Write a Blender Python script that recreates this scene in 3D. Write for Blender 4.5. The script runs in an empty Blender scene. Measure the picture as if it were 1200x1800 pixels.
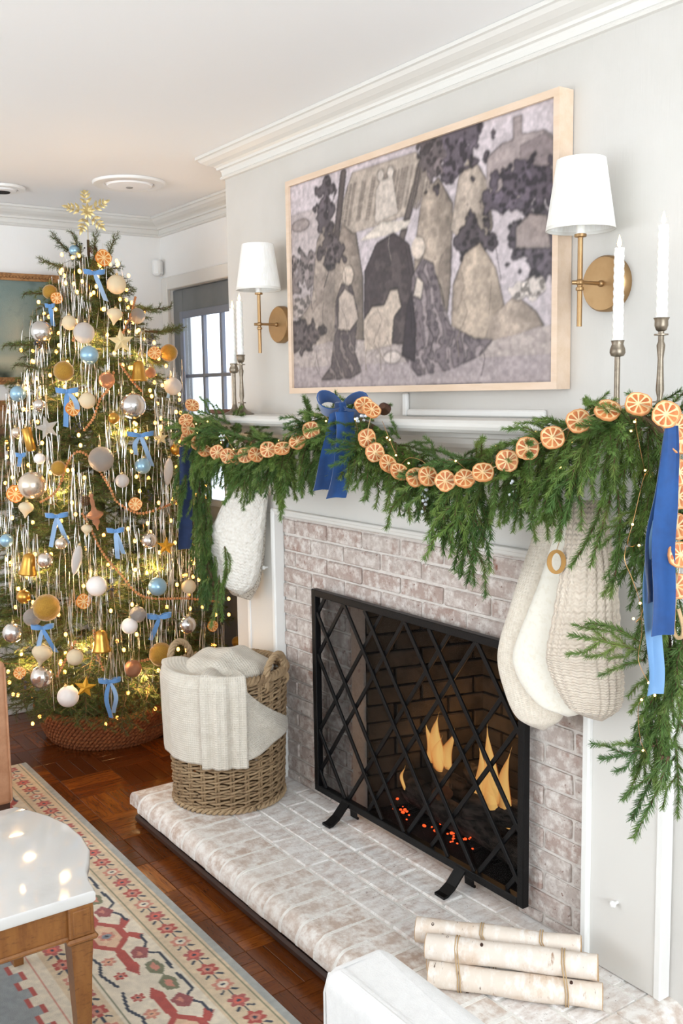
import bpy, math, random
import numpy as np
from mathutils import Vector, Matrix, Quaternion
random.seed(7); RNG = np.random.RandomState(11)
SC = bpy.context.scene
COL = SC.collection
PI = math.pi

# ------------------------------------------------------------------ camera
CAM = Vector((2.9887, -1.9088, 1.5837)); F_PX = 1739.2
_y, _p, _r = math.radians(55.25), math.radians(-6.827), math.radians(-0.872)
FWD = Vector((-math.sin(_y)*math.cos(_p), math.cos(_y)*math.cos(_p), math.sin(_p)))
_rt = Vector((math.cos(_y), math.sin(_y), 0)); _up = _rt.cross(FWD)
RIGHT = _rt*math.cos(_r) + _up*math.sin(_r); UP = -_rt*math.sin(_r) + _up*math.cos(_r)
cam_data = bpy.data.cameras.new('camera'); cam = bpy.data.objects.new('camera', cam_data); COL.objects.link(cam)
cam_data.sensor_fit = 'VERTICAL'; cam_data.sensor_height = 36; cam_data.lens = F_PX*36/1800
cam_data.clip_start = .05; cam_data.clip_end = 100
cam.matrix_world = Matrix(((RIGHT.x, UP.x, -FWD.x, CAM.x), (RIGHT.y, UP.y, -FWD.y, CAM.y), (RIGHT.z, UP.z, -FWD.z, CAM.z), (0, 0, 0, 1)))
SC.camera = cam

# ------------------------------------------------------------------ world, daylight, exposure
world = bpy.data.worlds.new('overcast_daylight'); SC.world = world; world.use_nodes = True
world.node_tree.nodes['Background'].inputs[0].default_value = (.93, .96, 1, 1)
world.node_tree.nodes['Background'].inputs[1].default_value = 2.6
SC.view_settings.view_transform = 'Standard'; SC.view_settings.look = 'None'
SC.view_settings.gamma = 1; SC.view_settings.use_curve_mapping = False
SC.view_settings.exposure = -0.05
SC.cycles.use_denoising = True; SC.cycles.max_bounces = 8; SC.cycles.diffuse_bounces = 4; SC.cycles.adaptive_threshold = .05
SC.cycles.transparent_max_bounces = 12; SC.cycles.caustics_reflective = False; SC.cycles.caustics_refractive = False
SC.cycles.sample_clamp_indirect = 6
def area_light(name, loc, target, sx, sy, power, col):
    d = bpy.data.lights.new(name, 'AREA'); d.shape = 'RECTANGLE'; d.size = sx; d.size_y = sy; d.energy = power; d.color = col
    o = bpy.data.objects.new(name, d); COL.objects.link(o); o.location = loc
    o.rotation_euler = (Vector(target)-Vector(loc)).to_track_quat('-Z', 'Y').to_euler(); return o
area_light('daylight_east_window', (4.9, -1.75, 1.5), (0, -1.75, 4.2), 2.5, 1.7, 138, (.82, .92, 1))
area_light('daylight_south_window', (.2, -4.45, 1.5), (.2, 0, 4.6), 3.7, 1.7, 50, (.82, .92, 1))

# ------------------------------------------------------------------ helpers
def at(px, py, Y=None, X=None, Z=None):
    d = FWD + RIGHT*((px-600.3)/F_PX) - UP*((py-899.8)/F_PX)
    if Y is not None: k = (Y-CAM.y)/d.y
    elif X is not None: k = (X-CAM.x)/d.x
    else: k = (Z-CAM.z)/d.z
    return CAM + d*k

class G:
    """mesh builder"""
    def __init__(s): s.v = []; s.f = []; s.m = []; s.uv = {}
    def add(s, vs, fs, mi=0):
        b = len(s.v); s.v.extend([tuple(q) for q in vs]); s.f.extend([tuple(b+i for i in q) for q in fs]); s.m.extend([mi]*len(fs)); return b
    def box(s, x0, x1, y0, y1, z0, z1, mi=0, M=None):
        vs = [Vector((x, y, z)) for x in (x0, x1) for y in (y0, y1) for z in (z0, z1)]
        if M is not None: vs = [M @ q for q in vs]
        s.add(vs, [(0, 1, 3, 2), (4, 6, 7, 5), (0, 4, 5, 1), (2, 3, 7, 6), (0, 2, 6, 4), (1, 5, 7, 3)], mi); return s
    def cbox(s, x0, x1, y0, y1, z0, z1, b=.003, mi=0, M=None):
        """box with chamfered edges"""
        X, Y, Z = (x0, x1), (y0, y1), (z0, z1); vs = []; idx = {}
        for i in (0, 1):
            for j in (0, 1):
                for k in (0, 1):
                    dx, dy, dz = (b, -b)[i], (b, -b)[j], (b, -b)[k]
                    for a in range(3):
                        q = [X[i]+dx, Y[j]+dy, Z[k]+dz]; q[a] = (X[i], Y[j], Z[k])[a]
                        idx[i, j, k, a] = len(vs); vs.append(Vector(q))
        fs = []
        for a in range(3):
            o1, o2 = [(1, 2), (2, 0), (0, 1)][a]
            for e in (0, 1):
                q = []
                for (u, w) in ((0, 0), (1, 0), (1, 1), (0, 1)):
                    c = [0, 0, 0]; c[a] = e; c[o1] = u; c[o2] = w; q.append(idx[c[0], c[1], c[2], a])
                fs.append(tuple(q if e else q[::-1]))
        for a in range(3):
            o1, o2 = [(1, 2), (2, 0), (0, 1)][a]
            for u in (0, 1):
                for w in (0, 1):
                    c0 = [0, 0, 0]; c0[o1] = u; c0[o2] = w; c1 = c0[:]; c1[a] = 1
                    fs.append((idx[(*c0, o1)], idx[(*c1, o1)], idx[(*c1, o2)], idx[(*c0, o2)]))
        for i in (0, 1):
            for j in (0, 1):
                for k in (0, 1): fs.append((idx[i, j, k, 0], idx[i, j, k, 1], idx[i, j, k, 2]))
        if M is not None: vs = [M @ q for q in vs]
        s.add(vs, fs, mi); return s
    def rings(s, rings, closed=True, cap0=False, cap1=False, mi=0, loop=False):
        n = len(rings[0]); b = len(s.v)
        for r in rings: s.v.extend([tuple(q) for q in r])
        K = len(rings); nf = 0
        for k in range(K if loop else K-1):
            k2 = (k+1) % K
            for i in range(n if closed else n-1):
                j = (i+1) % n; s.f.append((b+k*n+i, b+k*n+j, b+k2*n+j, b+k2*n+i)); nf += 1
        if cap0: s.f.append(tuple(b+i for i in range(n))[::-1]); nf += 1
        if cap1: s.f.append(tuple(b+(K-1)*n+i for i in range(n))); nf += 1
        s.m.extend([mi]*nf); return s
    def tube(s, pts, r, n=8, caps=True, mi=0, loop=False):
        pts = [Vector(p) for p in pts]; K = len(pts); rr = r if isinstance(r, (list, tuple)) else [r]*K
        nrm = None; out = []
        for k in range(K):
            if loop: t = pts[(k+1) % K]-pts[k-1]
            else: t = pts[min(k+1, K-1)]-pts[max(k-1, 0)]
            if t.length < 1e-9: t = Vector((0, 0, 1))
            t.normalize()
            if nrm is None:
                a = Vector((0, 0, 1)) if abs(t.z) < .9 else Vector((1, 0, 0)); nrm = t.cross(a).normalized()
            else:
                nrm = (nrm-t*nrm.dot(t)); nrm = nrm.normalized() if nrm.length > 1e-6 else t.orthogonal().normalized()
            bn = t.cross(nrm)
            out.append([pts[k]+(nrm*math.cos(2*PI*i/n)+bn*math.sin(2*PI*i/n))*rr[k] for i in range(n)])
        return s.rings(out, True, caps and not loop, caps and not loop, mi, loop)
    def lathe(s, prof, n=24, c=(0, 0, 0), M=None, mi=0, caps=True):
        out = []
        for (r, z) in prof:
            ring = [Vector((r*math.cos(2*PI*i/n), r*math.sin(2*PI*i/n), z)) for i in range(n)]
            if M is not None: ring = [M @ q for q in ring]
            out.append([q+Vector(c) for q in ring])
        return s.rings(out, True, caps, caps, mi)
    def sphere(s, c, r, n=16, m=10, mi=0, sq=(1, 1, 1)):
        c = Vector(c); prof = [(math.sin(PI*(k+.02)/(m+.04)), -math.cos(PI*(k+.02)/(m+.04))) for k in range(m+1)]
        out = [[c+Vector((p[0]*r*math.cos(2*PI*i/n)*sq[0], p[0]*r*math.sin(2*PI*i/n)*sq[1], p[1]*r*sq[2])) for i in range(n)] for p in prof]
        return s.rings(out, True, True, True, mi)
    def prism(s, outline, d0, d1, M, mi=0):
        """outline of (u,w) extruded from d0 to d1, mapped by M(u,w,d)"""
        n = len(outline); vs = [M(u, w, d0) for u, w in outline]+[M(u, w, d1) for u, w in outline]
        fs = [tuple(range(n))[::-1], tuple(range(n, 2*n))]+[(i, (i+1) % n, n+(i+1) % n, n+i) for i in range(n)]
        s.add(vs, fs, mi); return s
    def strip(s, A, B, th=.0012, mi=0):
        """thin solid band between two edge polylines"""
        A = [Vector(a) for a in A]; B = [Vector(b) for b in B]; K = len(A); rings = []
        for k in range(K):
            t = (A[min(k+1, K-1)]-A[max(k-1, 0)]); w = B[k]-A[k]; nn = t.cross(w)
            nn = nn.normalized()*th if nn.length > 1e-9 else Vector((0, th, 0))
            rings.append([A[k]+nn, (A[k]+B[k])/2+nn*1.2, B[k]+nn, B[k]-nn, (A[k]+B[k])/2-nn*1.2, A[k]-nn])
        return s.rings(rings, True, True, True, mi)

ORG = {}
def mesh_of(name, g, mats, smooth=True, off=None):
    me = bpy.data.meshes.new(name)
    v = g.v if off is None else [(a-off[0], b-off[1], c-off[2]) for a, b, c in g.v]
    me.from_pydata(v, [], g.f)
    for m in (mats if isinstance(mats, (list, tuple)) else [mats]): me.materials.append(m)
    if any(g.m): me.polygons.foreach_set('material_index', g.m)
    if smooth: me.polygons.foreach_set('use_smooth', [True]*len(me.polygons))
    me.update(); return me
def obj(name, g, mats, parent=None, smooth=True, flat=None):
    """world-space geometry -> object (origin at the parent thing's base)"""
    off = ORG.get(parent.name) if parent else None
    me = g if isinstance(g, bpy.types.Mesh) else mesh_of(name, g, mats, smooth, off)
    o = bpy.data.objects.new(name, me); COL.objects.link(o)
    if parent: o.parent = parent; ORG[o.name] = off
    else: ORG[o.name] = Vector((0, 0, 0))
    if smooth and not isinstance(g, bpy.types.Mesh): autosmooth(o)
    return o
def autosmooth(o, ang=40):
    me = o.data; 
    if len(me.polygons) > 60000: return
    try: me.set_sharp_from_angle(angle=math.radians(ang))
    except Exception: pass
def place(name, me, parent, M):
    o = bpy.data.objects.new(name, me); COL.objects.link(o)
    if parent: o.parent = parent; off = ORG.get(parent.name) or Vector((0, 0, 0)); o.matrix_local = Matrix.Translation(-Vector(off)) @ M; ORG[o.name] = None
    else: o.matrix_world = M
    return o
def tag(o, label=None, cat=None, group=None, kind=None):
    if label: o['label'] = label
    if cat: o['category'] = cat
    if group: o['group'] = group
    if kind: o['kind'] = kind
    return o
def thing(name, loc, label=None, cat=None, group=None, kind=None):
    o = bpy.data.objects.new(name, None); COL.objects.link(o); o.location = loc; o.empty_display_size = .05
    ORG[o.name] = Vector(loc); return tag(o, label, cat, group, kind)
def basis(z, x=None):
    z = Vector(z).normalized(); x = Vector(x) if x is not None else z.orthogonal()
    y = z.cross(x).normalized(); x = y.cross(z).normalized()
    return Matrix((x, y, z)).transposed().to_4x4()
def spline(pts, n):
    """Catmull-Rom through pts, n samples per span"""
    P = [Vector(p) for p in pts]; out = []
    for i in range(len(P)-1):
        a, b, c, d = P[max(i-1, 0)], P[i], P[i+1], P[min(i+2, len(P)-1)]
        for k in range(n):
            t = k/n; out.append(.5*((2*b)+(c-a)*t+(2*a-5*b+4*c-d)*t*t+(3*b-a-3*c+d)*t**3))
    out.append(P[-1]); return out

# ------------------------------------------------------------------ materials
def srgb(r, g, b):
    f = lambda c: (c/255/12.92) if c/255 <= .04045 else ((c/255+.055)/1.055)**2.4
    return (f(r), f(g), f(b), 1)
def mat(name, col, rough=.5, metal=0, spec=.5, noise=None, bump=None, rand=None, emit=None, sheen=0, trans=0, coat=0, sss=0):
    """noise=(scale, colour2, lo, hi, detail, (sx,sy,sz)) mixes towards colour2; bump=(scale, strength, (sx,sy,sz)); rand=(colour2, amount) varies per object"""
    m = bpy.data.materials.new(name); m.use_nodes = True; nt = m.node_tree; N = nt.nodes; L = nt.links; b = N['Principled BSDF']
    b.inputs['Base Color'].default_value = col; b.inputs['Roughness'].default_value = rough; b.inputs['Metallic'].default_value = metal
    b.inputs['Specular IOR Level'].default_value = spec
    if sheen: b.inputs['Sheen Weight'].default_value = sheen; b.inputs['Sheen Roughness'].default_value = .4
    if coat: b.inputs['Coat Weight'].default_value = coat; b.inputs['Coat Roughness'].default_value = .12
    if trans: b.inputs['Transmission Weight'].default_value = trans
    if sss: b.inputs['Subsurface Weight'].default_value = sss; b.inputs['Subsurface Radius'].default_value = (.02, .015, .01)
    if emit: b.inputs['Emission Color'].default_value = emit[0]; b.inputs['Emission Strength'].default_value = emit[1]
    tc = N.new('ShaderNodeTexCoord'); cur = None
    def mp(sc):
        q = N.new('ShaderNodeMapping'); q.inputs['Scale'].default_value = sc; L.new(tc.outputs['Object'], q.inputs['Vector'])
        if rand:
            oi = N.new('ShaderNodeObjectInfo'); k = N.new('ShaderNodeVectorMath'); k.operation = 'SCALE'; k.inputs[0].default_value = (17, 31, 11)
            L.new(oi.outputs['Random'], k.inputs['Scale']); L.new(k.outputs[0], q.inputs['Location'])
        return q
    def mix(a, bcol, fac):
        x = N.new('ShaderNodeMix'); x.data_type = 'RGBA'; L.new(fac, x.inputs[0])
        if a is None: x.inputs[6].default_value = col
        else: L.new(a, x.inputs[6])
        x.inputs[7].default_value = bcol; return x.outputs[2]
    if rand:
        oi = N.new('ShaderNodeObjectInfo'); mu = N.new('ShaderNodeMath'); mu.operation = 'MULTIPLY'; mu.inputs[1].default_value = rand[1]
        L.new(oi.outputs['Random'], mu.inputs[0]); cur = mix(cur, rand[0], mu.outputs[0])
    for nz in (noise if isinstance(noise, list) else [noise] if noise else []):
        sc, c2, lo, hi, det, s3 = (list(nz)+[(1, 1, 1)])[:6] if len(nz) == 5 else nz
        t = N.new('ShaderNodeTexNoise'); t.inputs['Scale'].default_value = sc; t.inputs['Detail'].default_value = det; t.inputs['Roughness'].default_value = .65
        L.new(mp(s3).outputs[0], t.inputs['Vector'])
        r = N.new('ShaderNodeMapRange'); r.inputs['From Min'].default_value = lo; r.inputs['From Max'].default_value = hi; L.new(t.outputs['Fac'], r.inputs['Value'])
        cur = mix(cur, c2, r.outputs[0])
    if cur is not None: L.new(cur, b.inputs['Base Color'])
    if bump:
        t = N.new('ShaderNodeTexNoise'); t.inputs['Scale'].default_value = bump[0]; t.inputs['Detail'].default_value = 5
        L.new(mp(bump[2] if len(bump) > 2 else (1, 1, 1)).outputs[0], t.inputs['Vector'])
        bp = N.new('ShaderNodeBump'); bp.inputs['Strength'].default_value = bump[1]; bp.inputs['Distance'].default_value = .004
        L.new(t.outputs['Fac'], bp.inputs['Height']); L.new(bp.outputs[0], b.inputs['Normal'])
    return m
def attr_mat(name, rough=.8, sheen=0, bump=None, spec=.3, coat=0):
    m = mat(name, (1, 1, 1, 1), rough, spec=spec, sheen=sheen, bump=bump, coat=coat); N = m.node_tree.nodes
    a = N.new('ShaderNodeAttribute'); a.attribute_name = 'print'; m.node_tree.links.new(a.outputs['Color'], N['Principled BSDF'].inputs['Base Color']); return m

W = {}
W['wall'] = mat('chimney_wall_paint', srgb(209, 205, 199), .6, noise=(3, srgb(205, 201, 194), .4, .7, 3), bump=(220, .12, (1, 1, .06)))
W['wall2'] = mat('brightened_room_wall', srgb(245, 243, 240), .65, noise=(3, srgb(242, 240, 236), .4, .7, 3), bump=(220, .1, (1, 1, .06)))  # paler than the chimney wall: window wash on far walls put into colour
W['ceiling'] = mat('ceiling_paint', srgb(249, 249, 249), .85)
W['trim'] = mat('trim_paint', srgb(226, 223, 217), .35, bump=(30, .05))
W['mantel'] = mat('mantel_paint', srgb(219, 216, 210), .38, bump=(60, .06, (1, 1, .15)))
W['white_and_lit_trim'] = mat('white_and_lit_trim_paint', srgb(236, 235, 231), .3)  # white bead and pegs; also stands in for the leg's lit side
W['brick'] = mat('whitewashed_brick', srgb(191, 178, 170), .9, rand=(srgb(173, 148, 137), .75),
                 noise=[(8, srgb(150, 104, 84), .54, .76, 7), (34, srgb(224, 216, 209), .44, .64, 7), (14, srgb(136, 84, 62), .62, .72, 7), (80, srgb(120, 78, 60), .63, .72, 4)], bump=(110, .8))
W['hearth_brick'] = mat('limewashed_hearth_brick', srgb(214, 204, 196), .9, rand=(srgb(198, 174, 162), .6),
                 noise=[(11, srgb(160, 120, 104), .60, .82, 6), (26, srgb(240, 236, 232), .36, .58, 8, (1.6, .7, 1)), (90, srgb(126, 100, 88), .63, .72, 4)], bump=(80, .5))
W['nose_brick'] = mat('limewashed_nose_brick', srgb(216, 204, 194), .85, rand=(srgb(186, 158, 138), .7),
                 noise=[(14, srgb(156, 120, 100), .56, .78, 6), (28, srgb(238, 233, 227), .40, .60, 8)], bump=(80, .5))
W['mortar'] = mat('lime_mortar', srgb(240, 237, 231), .95, noise=(40, srgb(228, 222, 215), .45, .7, 5), bump=(140, .6))
W['firebrick'] = mat('sooty_firebrick', srgb(104, 94, 80), .95, rand=(srgb(72, 64, 53), .6), noise=(12, srgb(44, 39, 33), .42, .75, 5), bump=(60, .5))
W['soot'] = mat('soot', srgb(22, 19, 17), .95, noise=(20, srgb(38, 34, 30), .5, .8, 4), bump=(50, .5))
W['parquet'] = mat('oiled_parquet', srgb(138, 76, 28), .3, rand=(srgb(88, 42, 14), .8), spec=.3, coat=.0,
                 noise=[(7, srgb(96, 48, 18), .45, .75, 5, (1, 9, 9)), (30, srgb(66, 32, 14), .56, .78, 5, (1, 8, 8))], bump=(40, .08, (1, 9, 9)))
for _k, (_c1, _c2) in enumerate((((140, 76, 26), (108, 54, 18)), ((104, 54, 20), (82, 40, 14)), ((158, 92, 38), (130, 68, 26)))):
    W['parquet%d' % _k] = mat('oiled_parquet_tone_%d' % _k, srgb(*_c1), .21, rand=(srgb(*_c2), 1.0), spec=.5, noise=[(7, srgb(92, 44, 14), .44, .72, 5, (1, 9, 9)), (30, srgb(60, 28, 10), .52, .72, 5, (1, 8, 8))], bump=(40, .08, (1, 9, 9)))
W['dark_wood'] = mat('dark_stained_board', srgb(70, 44, 32), .45, noise=(8, srgb(48, 30, 22), .4, .7, 5, (1, 6, 6)))
W['black_iron'] = mat('black_iron', srgb(24, 24, 25), .42, metal=.6, bump=(200, .15))
W['brass'] = mat('aged_brass', srgb(170, 138, 98), .38, metal=.8, noise=(14, srgb(156, 122, 82), .4, .7, 3))
W['pewter'] = mat('antique_pewter', srgb(140, 128, 112), .38, metal=.85, noise=(30, srgb(104, 94, 82), .45, .7, 4))
W['shade'] = mat('white_linen_shade', srgb(246, 245, 241), .9, noise=(160, srgb(238, 236, 230), .4, .6, 2, (1, 1, .1)), sss=.15)
W['wax'] = mat('ivory_wax', srgb(248, 246, 240), .45, sss=.25)
W['flame'] = mat('candle_flame', srgb(255, 220, 160), .5, emit=(srgb(255, 214, 140), 7))
W['maple'] = mat('pale_maple', srgb(228, 203, 180), .5, noise=(6, srgb(220, 192, 164), .4, .7, 5, (1, 6, 6)))
W['white_plastic'] = mat('white_plastic', srgb(243, 242, 239), .4)
W['glass'] = None
def glass_mat(name, tint=(.95, .97, 1, 1), gl=.08):
    m = bpy.data.materials.new(name); m.use_nodes = True; nt = m.node_tree; nt.nodes.clear()
    o = nt.nodes.new('ShaderNodeOutputMaterial'); t = nt.nodes.new('ShaderNodeBsdfTransparent'); t.inputs[0].default_value = tint
    g = nt.nodes.new('ShaderNodeBsdfGlossy'); g.inputs['Roughness'].default_value = .03; x = nt.nodes.new('ShaderNodeMixShader'); x.inputs[0].default_value = gl
    nt.links.new(t.outputs[0], x.inputs[1]); nt.links.new(g.outputs[0], x.inputs[2]); nt.links.new(x.outputs[0], o.inputs[0]); return m
W['glass'] = glass_mat('window_glass')
# ================================================================== THE ROOM
CZ = 2.505; XB = -1.955; YS = .38; XC = -.52; XE = 5.0; YF = -4.6
g = G().box(XB-.1, XE+.1, YF-.1, YS+.1, -.12, -.006); floor = tag(obj('floor', g, W['dark_wood'], smooth=False), 'polished brown wood parquet floor', kind='structure')
# parquet strips, basket-weave blocks of four
BK = .224; NS = 4; sw = BK/NS
gs = G().cbox(-BK/2+.001, BK/2-.001, -sw/2+.0009, sw/2-.0009, -.008, 0, .001); strip_me = [mesh_of('parquet_strip', gs, W['parquet%d' % q], False) for q in (0, 1, 2)]
far = G(); npk = 0
for i in range(-9, 22):
    for j in range(-20, 3):
        cx = i*BK+.07; cy = j*BK-.07
        if cx < XB-.05 or cx > XE or cy > YS+.02 or cy < YF: continue
        tone = random.choice((0, 0, 1, 1, 2))
        hid = (cy < -.76 and cx > -1.12) or (cx > -.25 and cy > -.42) or cx > 1.1 or cy < -1.25
        for k in range(NS):
            o = (k-(NS-1)/2)*sw; odd = (i+j) % 2
            M = Matrix.Translation((cx+(0 if odd else o), cy+(o if odd else 0), random.uniform(-.0004, .0004))) @ Matrix.Rotation(0 if odd else PI/2, 4, 'Z')
            if hid: far.box(-BK/2+.0006, BK/2-.0006, -sw/2+.0006, sw/2-.0006, -.008, 0, 0, M)
            else: place('parquet_strip', strip_me[tone], floor, M); npk += 1
tag(obj('parquet_field', far, W['parquet'], floor, smooth=False), kind='stuff')
# walls
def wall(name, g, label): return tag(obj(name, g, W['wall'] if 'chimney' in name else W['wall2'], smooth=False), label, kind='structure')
FX0, FX1, FZ = .284, 1.09, .88          # firebox opening
BX0, BX1, BZ0, BZ1 = -.137, 1.349, .125, 1.142
g = G().box(XC, BX0, .012, .14, 0, CZ).box(BX1, XE, .012, .14, 0, CZ).box(BX0, BX1, .012, .14, BZ1, CZ).box(BX0, BX1, .02, .14, 0, BZ0-.01)
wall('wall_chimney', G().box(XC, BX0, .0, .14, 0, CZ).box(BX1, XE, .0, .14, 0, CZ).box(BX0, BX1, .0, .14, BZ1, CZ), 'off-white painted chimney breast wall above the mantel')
wall('wall_chimney_side', G().box(XC, XC+.1, .14, YS, 0, CZ), 'off-white side return of the chimney breast')
DX0, DX1, DZ = -1.847, -1.03, 2.133
wall('wall_door', G().box(XB, DX0, YS, YS+.12, 0, CZ).box(DX1, XC+.1, YS, YS+.12, 0, CZ).box(DX0, DX1, YS, YS+.12, DZ, CZ), 'off-white wall around the grey door')
wall('wall_back', G().box(XB-.12, XB, YF, YS+.12, 0, CZ), 'off-white far wall behind the Christmas tree')
wall('wall_east', G().box(XE, XE+.1, YF, -3.05, 0, CZ).box(XE, XE+.1, -.45, .14, 0, CZ).box(XE, XE+.1, -3.05, -.45, 0, .6).box(XE, XE+.1, -3.05, -.45, 2.35, CZ), 'off-white wall with a wide window')
wall('wall_south', G().box(XB, -1.7, YF-.1, YF, 0, CZ).box(2.1, XE, YF-.1, YF, 0, CZ).box(-1.7, 2.1, YF-.1, YF, 0, .6).box(-1.7, 2.1, YF-.1, YF, 2.35, CZ), 'off-white wall with a long window')
tag(obj('ceiling', G().box(XB-.1, XE+.1, YF-.1, YS+.12, CZ, CZ+.1), W['ceiling'], smooth=False), 'smooth white ceiling', kind='structure')
# crown moulding following the walls (profile: distance from wall, height)
prof = [(0, CZ-.001), (.086, CZ-.001), (.086, CZ-.012), (.078, CZ-.014), (.070, CZ-.024), (.052, CZ-.034), (.034, CZ-.040), (.026, CZ-.046), (.024, CZ-.054), (.014, CZ-.056), (.011, CZ-.062), (.009, CZ-.076), (.014, CZ-.080), (.016, CZ-.085), (.012, CZ-.090), (0, CZ-.091)]
def crown(name, path, label):
    P = [Vector((x, y)) for x, y in path]; rings = []
    for k, p in enumerate(P):
        d1 = (P[k]-P[k-1]).normalized() if k else (P[1]-P[0]).normalized(); d2 = (P[k+1]-P[k]).normalized() if k < len(P)-1 else d1
        n1 = Vector((-d1.y, d1.x)); n2 = Vector((-d2.y, d2.x)); mt = (n1+n2); mt = mt/max(.3, mt.dot(n1))
        rings.append([(p.x+mt.x*d, p.y+mt.y*d, z) for d, z in prof])
    tag(obj(name, G().rings(rings, True, True, True), W['trim'], smooth=False), label, kind='structure')
crown('trim_1', [(XE, 0), (XC, 0), (XC, YS), (XB, YS), (XB, YF)], 'white stepped crown moulding round the ceiling edge')
# baseboards
tag(obj('baseboard_back', G().cbox(XB, XB+.018, YF, YS, 0, .13, .004), W['trim'], smooth=False), 'white baseboard along the far wall', kind='structure')
tag(obj('baseboard_chimney', G().cbox(1.68, XE, -.016, 0, 0, .13, .004), W['trim'], smooth=False), 'white baseboard right of the hearth', kind='structure')
# ceiling discs
def ceiling_disc(loc, R, name, label, dark):
    t = thing(name, loc, label, 'ceiling vent' if dark else 'ceiling disc')
    x, y, z = loc
    obj('outer_ring', G().lathe([(R, z-.001), (R, z-.006), (R*.97, z-.012), (R*.72, z-.014), (R*.68, z-.010), (R*.66, z-.001)], 48, (x, y, 0), caps=False), W['white_plastic'], t)
    obj('inner_disc', G().lathe([(R*.66, z-.004), (R*.6, z-.018), (R*.3, z-.022), (.001, z-.022)], 48, (x, y, 0)), W['ceiling'], t)
    obj('centre_slot', G().lathe([(R*(.35 if dark else .10), z-.0215), (R*(.33 if dark else .09), z-.0245), (.001, z-.0245)], 20, (x, y, 0)), W['soot'] if dark else mat('grey_slot', srgb(150, 145, 140), .6), t)
ceiling_disc((-1.155, -.125, CZ), .157, 'ceiling_disc', 'white round ceiling disc above the Christmas tree topper', False)
ceiling_disc((-1.53, -.56, CZ), .10, 'ceiling_light', 'recessed round ceiling fitting with dark centre at the left edge', True)
# motion sensor in the corner
t = thing('motion_sensor', (XB+.03, YS-.03, 2.21), 'small white motion sensor box mounted in the wall corner', 'sensor')
c = Vector((XB+.035, YS-.035, 2.255)); R45 = Matrix.Translation(c) @ Matrix.Rotation(math.radians(-45), 4, 'Z')
obj('housing', G().cbox(-.03, .03, -.022, .022, -.042, .042, .010, M=R45), W['white_plastic'], t)
obj('lens', G().cbox(-.018, .018, -.0255, -.02, -.03, .008, .002, M=R45), W['shade'], t)
# door in the side wall, grey with a nine-light window
W['door_grey'] = mat('grey_door_paint', srgb(116, 120, 122), .4, noise=(5, srgb(104, 108, 111), .4, .7, 3))
W['door_blue'] = mat('blue_grey_muntin_paint', srgb(128, 136, 152), .4)
cs = .066
tag(obj('trim_2', G().cbox(DX0-cs, DX0, YS-.022, YS, 0, DZ+cs, .004).cbox(DX1, DX1+cs, YS-.022, YS, 0, DZ+cs, .004).cbox(DX0, DX1, YS-.022, YS, DZ, DZ+cs, .004), W['trim'], smooth=False), 'white casing round the grey door', kind='structure')
GX0, GX1, GZ0, GZ1 = -1.735, -1.145, 1.05, 1.995
door = tag(thing('door_1', (-1.44, YS+.03, 0)), 'grey exterior door with a nine-pane window beyond the tree', kind='structure')
y0, y1 = YS+.012, YS+.055
obj('stile', G().cbox(DX0, GX0, y0, y1, 0, DZ-.004, .003), W['door_grey'], door, False); obj('stile', G().cbox(GX1, DX1, y0, y1, 0, DZ-.004, .003), W['door_grey'], door, False)
obj('rail', G().cbox(GX0, GX1, y0, y1, GZ1, DZ-.004, .003), W['door_grey'], door, False); obj('rail', G().cbox(GX0, GX1, y0, y1, 0, GZ0, .003), W['door_grey'], door, False)
fr = obj('window_frame', G().cbox(GX0-.02, GX0+.016, y0-.012, y0, GZ0-.02, GZ1+.02, .003).cbox(GX1-.016, GX1+.02, y0-.012, y0, GZ0-.02, GZ1+.02, .003).cbox(GX0+.016, GX1-.016, y0-.012, y0, GZ1-.016, GZ1+.02, .003).cbox(GX0+.016, GX1-.016, y0-.012, y0, GZ0-.02, GZ0+.016, .003), W['door_blue'], door, False)
xs = [GX0, -1.535, -1.342, GX1]; zs = [GZ0, 1.37, 1.685, GZ1]
for x in xs[1:3]: obj('muntin', G().cbox(x-.011, x+.011, y0+.006, y0+.028, GZ0, GZ1, .003), W['door_blue'], door, False)
for z in zs[1:3]: obj('muntin', G().cbox(GX0, GX1, y0+.007, y0+.027, z-.009, z+.009, .003), W['door_blue'], door, False)
for a in range(3):
    for b in range(3): obj('pane', G().box(xs[a]+.008, xs[a+1]-.008, y0+.018, y0+.022, zs[b]+.007, zs[b+1]-.007), W['glass'], door, False)
# porch posts seen through the door window
W['post'] = mat('pale_blue_post_paint', srgb(236, 242, 252), .7)
for k, (x, y, w) in enumerate([(-2.62, 1.6, .07), (-2.28, 1.6, .05), (-1.98, 1.6, .05)]):
    tag(obj('porch_post', G().cbox(x-w/2, x+w/2, y-w/2, y+w/2, 0, 2.8, .008), W['post'], smooth=False),
        ['pale blue porch post behind the first pane column of the door', 'pale blue porch post behind the middle pane column of the door', 'pale blue porch post behind the right pane column of the door'][k], 'post', 'porch posts outside the door')
tag(obj('porch_ground', G().box(-6, 0, YS+.13, 6, -.3, -.15), mat('snowy_ground', srgb(235, 236, 238), .9), smooth=False), 'pale ground outside the door', kind='structure')

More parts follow.
